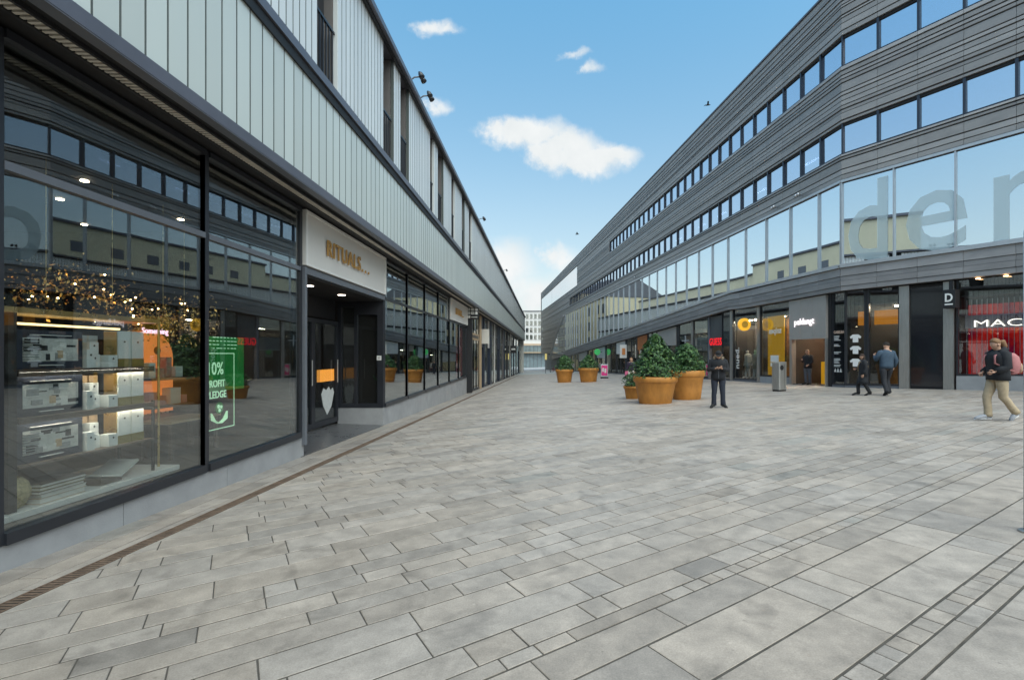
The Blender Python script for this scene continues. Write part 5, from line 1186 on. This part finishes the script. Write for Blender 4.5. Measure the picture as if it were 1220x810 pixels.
# 1 man reading his phone
def ex1(t,T,V,k):
    m=MB(); c=V['head']; m.tube([T@(V['neck']+Vector((x,y,h))) for x,y,h in ((-.10,.06,-.02),(-.12,-.03,.03),(-.06,-.11,.05),(.06,-.11,.05),(.12,-.03,.03),(.10,.06,-.02))],[.03,.05,.06,.06,.05,.03],fab('fur_trim',(.16,.12,.08)),10); m.build('hood',t,smooth=True)
    m=MB(); p=T@Vector((.0,.335,1.235)); m.hexa([T@Vector(v) for v in ((-.036,.30,1.20),(.036,.30,1.20),(.036,.315,1.196),(-.036,.315,1.196),(-.036,.36,1.31),(.036,.36,1.31),(.036,.375,1.306),(-.036,.375,1.306))],M['black']); tag(m.build('mobile_phone'),'dark mobile phone held in both hands by the man in black','phone')
    m=MB(); m.tube([T@Vector((0,.145,.88)),T@Vector((0,.155,1.1)),T@Vector((0,.15,1.36))],.006,M['grey_frame'],5); m.build('zip',t)
    m=MB(); hc=V['head']; lk=V['look'].normalized(); s=lk.cross(Vector((0,0,1))).normalized(); u=s.cross(lk)
    m.rings([[T@(hc+u*.03+lk*.06+s*math.cos(a)*.085+lk*abs(math.sin(a))*.10+u*dz) for a in [math.pi*j/10 for j in range(11)]] for dz in (.028,.040)],fab('cap_black',(.012,.012,.014))); m.build('cap_peak',t)
blk=fab('black_coat',(.012,.013,.017)); nav=fab('navy_trousers',(.018,.022,.036))
person('person','man in a black hooded jacket and cap looking down at his phone beside the planters','person',(5.29,14.62),face(-.30,-1),1.73,
   dict(neck=(0,.03,1.48),head=(0,.085,1.60),look=(0,.85,-.6),elR=(.27,.02,1.14),elL=(-.27,.02,1.14),wrR=(.075,.27,1.20),wrL=(-.075,.27,1.20),handR=(-.35,.55,.35),handL=(.35,.55,.35),palmR=(-.5,0,.5),palmL=(.5,0,.5),grip=.7,
        knR=(.12,.03,.50),knL=(-.12,.03,.50),anR=(.13,-.02,.09),anL=(-.14,-.02,.09),toR=(.20,.13,.035),toL=(-.21,.13,.035),tw=1.1,hw=1.08,hname='cap'),
   blk,nav,fab('black_shoe',(.012,.012,.012)),fab('cap_black',(.012,.012,.014)),extras=ex1,hem=.84,topr=1.10)
# 2 man in a blue jacket, seen from behind
person('person','man in a blue denim jacket seen from behind, walking towards the dark shop windows','person',(11.85,16.7),face(.15,1),1.83,
   dict(head=(.02,.04,1.62),look=(-.45,.9,-.1),elL=(-.30,.04,1.17),wrL=(-.24,.24,1.30),handL=(.1,.4,.6),elR=(.27,-.06,1.15),wrR=(.25,.06,.93),grip=.5,
        knR=(.10,.16,.52),anR=(.10,.05,.12),toR=(.12,.22,.05),knL=(-.09,-.02,.50),anL=(-.09,-.22,.13),toL=(-.10,-.10,.045),tw=1.0,hw=1.05),
   fab('denim_blue',(.045,.075,.112)),fab('dark_trousers',(.02,.021,.026)),fab('black_shoe',(.012,.012,.012)),fab('hair_dark',(.018,.013,.01)),hem=.90,topr=1.04)
# 3 short woman in a long black coat
def ex3(t,T,V,k):
    m=MB(); m.rings([[T@p for p in ell((0,y_,z_),rx,ry)] for z_,rx,ry,y_ in ((.50,.225,.19,.02),(.62,.22,.18,.01),(.80,.205,.16,0),(.98,.19,.14,0))],blk); m.build('coat_skirt',t,smooth=True)
    m=MB(); m.tube([T@Vector((-.13,.155,1.42)),T@Vector((.02,.19,1.25)),T@Vector((.16,.15,1.02))],.022*k,fab('strap_beige',(.42,.34,.22)),8,.4); m.tube([T@Vector((-.13,.155,1.42)),T@Vector((-.12,-.12,1.42)),T@Vector((.05,-.185,1.2)),T@Vector((.19,-.10,1.0))],.022*k,fab('strap_beige',(.42,.34,.22)),8,.4); m.build('bag_strap',t,smooth=True)
person('person','short person in a long black coat with a pale shoulder strap, near the dark window','person',(11.25,17.0),face(-1,.35),1.46,
   dict(head=(0,.05,1.62),look=(0,1,-.15),knR=(.10,.16,.50),anR=(.10,.16,.10),toR=(.10,.32,.04),knL=(-.10,-.02,.50),anL=(-.10,-.22,.13),toL=(-.10,-.08,.045),elR=(.24,.05,1.14),wrR=(.2,.22,1.12),elL=(-.24,-.04,1.14),grip=.4,gname='coat'),
   blk,fab('black_tights',(.012,.012,.014)),fab('black_shoe',(.012,.012,.012)),fab('hair_brown',(.035,.02,.014)),hem=.80,topr=1.12,hairstyle='long',extras=ex3)
# 4 woman with a pink backpack
def ex4(t,T,V,k):
    pk_=fab('backpack_pink',(.42,.17,.17)); m=MB()
    m.rings([[T@p for p in ell((0,y_,z_),rx,ry,sq=3)] for z_,rx,ry,y_ in ((.98,.13,.06,-.20),(1.02,.165,.10,-.235),(1.2,.17,.125,-.25),(1.36,.155,.11,-.23),(1.44,.11,.06,-.20))],pk_); o=m.build('backpack',None,smooth=True)
    tag(o,'dusty pink backpack on the back of the striding woman','backpack')
    q=MB(); q.rings([[T@p for p in ell((0,-.375,z_),rx,.035,sq=3)] for z_,rx in ((1.02,.10),(1.08,.125),(1.18,.12),(1.22,.09))],fab('backpack_tan',(.45,.30,.20))); q.build('front_pocket',o,smooth=True)
    for s in (-1,1):
        q=MB(); q.tube([T@Vector((s*.10,-.15,1.44)),T@Vector((s*.125,-.03,1.50)),T@Vector((s*.135,.165,1.38)),T@Vector((s*.155,.180,1.22)),T@Vector((s*.19,-.06,1.08)),T@Vector((s*.15,-.19,1.05))],.024*k,pk_,8,.5); q.build('strap',o,smooth=True)
    m=MB(); m.tube([T@Vector((x,y,h)) for x,y,h in ((-.12,.07,1.46),(-.12,-.05,1.50),(0,-.12,1.51),(.12,-.05,1.50),(.12,.07,1.46))],[.04*k,.06*k,.075*k,.06*k,.04*k],blk,10); m.build('hood',t,smooth=True)
person('person','striding person in a black hoodie and loose beige trousers wearing a pink backpack','person',(9.45,10.05),face(-1,.10),1.70,
   dict(head=(0,.06,1.61),look=(0,1,-.12),knR=(.10,.14,.50),anR=(.10,.12,.09),toR=(.11,.30,.04),knL=(-.10,-.03,.50),anL=(-.10,-.28,.18),toL=(-.10,-.20,.06),elR=(.25,-.05,1.14),wrR=(.2,.16,1.02),elL=(-.25,.0,1.14),wrL=(-.2,.20,1.05),grip=.4,tw=1.05,hw=1.12,hd=1.15,sole=pm('sole_white',(.7,.7,.7),.6)),
   blk,fab('beige_trousers',(.42,.33,.22)),fab('grey_sneaker',(.34,.35,.38)),fab('hair_blond',(.22,.12,.06)),hem=.86,topr=1.20,hairstyle='tail',extras=ex4)
# 5 man in the doorway
pd=FB.p(2.95,-.55,0)
person('person','man in a black jacket standing in the orange lit doorway','person',(pd[0],pd[1]),face(-1,-.4),1.76,
   dict(elR=(.26,.04,1.15),wrR=(.12,.26,1.22),handR=(-.2,.5,.6),elL=(-.25,.0,1.14),wrL=(-.2,.2,1.0),grip=.5,head=(0,.05,1.61)),blk,fab('grey_jeans',(.08,.09,.11)),fab('black_shoe',(.012,.012,.012)),fab('hair_thin',(.25,.17,.12)),hem=.82,topr=1.12,z=gR(FB,3)+.017)
# 6 woman behind the low planter and 7,8 far figures
def ex6(t,T,V,k):
    m=MB(); m.rings([[T@p for p in ell((.25,.05,z_),.13,.06,sq=4)] for z_ in (.62,.92)],fab('bag_pink',(.55,.12,.22))); tag(m.build('shopping_bag'),'pink shopping bag carried by the woman behind the low planter','bag')
person('person','woman in a dark top and pale trousers passing behind the low planter with a bag','person',(5.20,28.6),face(-.5,-1),1.70,
   dict(knR=(.10,.12,.50),anR=(.10,.08,.10),toR=(.11,.24,.04),anL=(-.10,-.15,.11),toL=(-.1,-.02,.04),elR=(.24,.0,1.15),wrR=(.26,.05,.92),grip=.6),fab('plum_top',(.03,.02,.04)),fab('pale_trousers',(.50,.44,.38)),fab('white_shoe',(.5,.5,.5)),fab('hair_fair',(.22,.12,.06)),hairstyle='long',hem=.92,extras=ex6)
person('person','tiny distant figure in dark clothes by the canopy beyond the far planters','person',(5.6,63),face(0,-1),1.72,dict(anR=(.1,.1,.09),toR=(.1,.25,.035)),blk,nav,fab('black_shoe',(.012,.012,.012)),fab('hair_dark',(.018,.013,.01)),hem=.84,parts=False)
person('person','tiny distant figure in light clothes under the far end of the canopy','person',(4.6,75),face(-.4,1),1.70,dict(anR=(.1,.1,.09),toR=(.1,.25,.035)),fab('light_coat',(.35,.33,.32)),nav,fab('black_shoe',(.012,.012,.012)),fab('hair_brown',(.035,.02,.014)),hem=.7,parts=False)
# mannequins in the windows
mq=pm('mannequin_ivory',(.62,.60,.54),.4)
for a,lb,cl_ in ((8.85,'ivory mannequin in a cream coat, left of the pair in the shop window',fab('cream_coat',(.48,.47,.40))),(7.95,'mannequin in a beige coat, right of the pair in the shop window',fab('beige_coat',(.42,.36,.26)))):
    p=FB.p(a,-.75,0); person('mannequin',lb,'mannequin',(p[0],p[1]),face(-1,-.3),1.78,dict(gname='coat',neck=(0,.01,1.48),head=(0,.05,1.61),anR=(.11,.06,.09),toR=(.12,.24,.035)),cl_,mq,mq,mq,skin=mq,hem=.58,topr=1.08,hairstyle='bald',z=gR(FB,a)+.20,parts=False,group='mannequins in the windows')
p=FB.p(13.6,-.8,0); person('mannequin','mannequin in a tan top and blue jeans behind the tall planter','mannequin',(p[0],p[1]),face(-1,-.3),1.78,dict(gname='top',neck=(0,.01,1.48),head=(0,.05,1.61)),fab('tan_top',(.42,.30,.16)),fab('jeans',(.10,.17,.28)),mq,mq,skin=mq,hem=.92,hairstyle='bald',z=gR(FB,13.6)+.16,parts=False,group='mannequins in the windows')
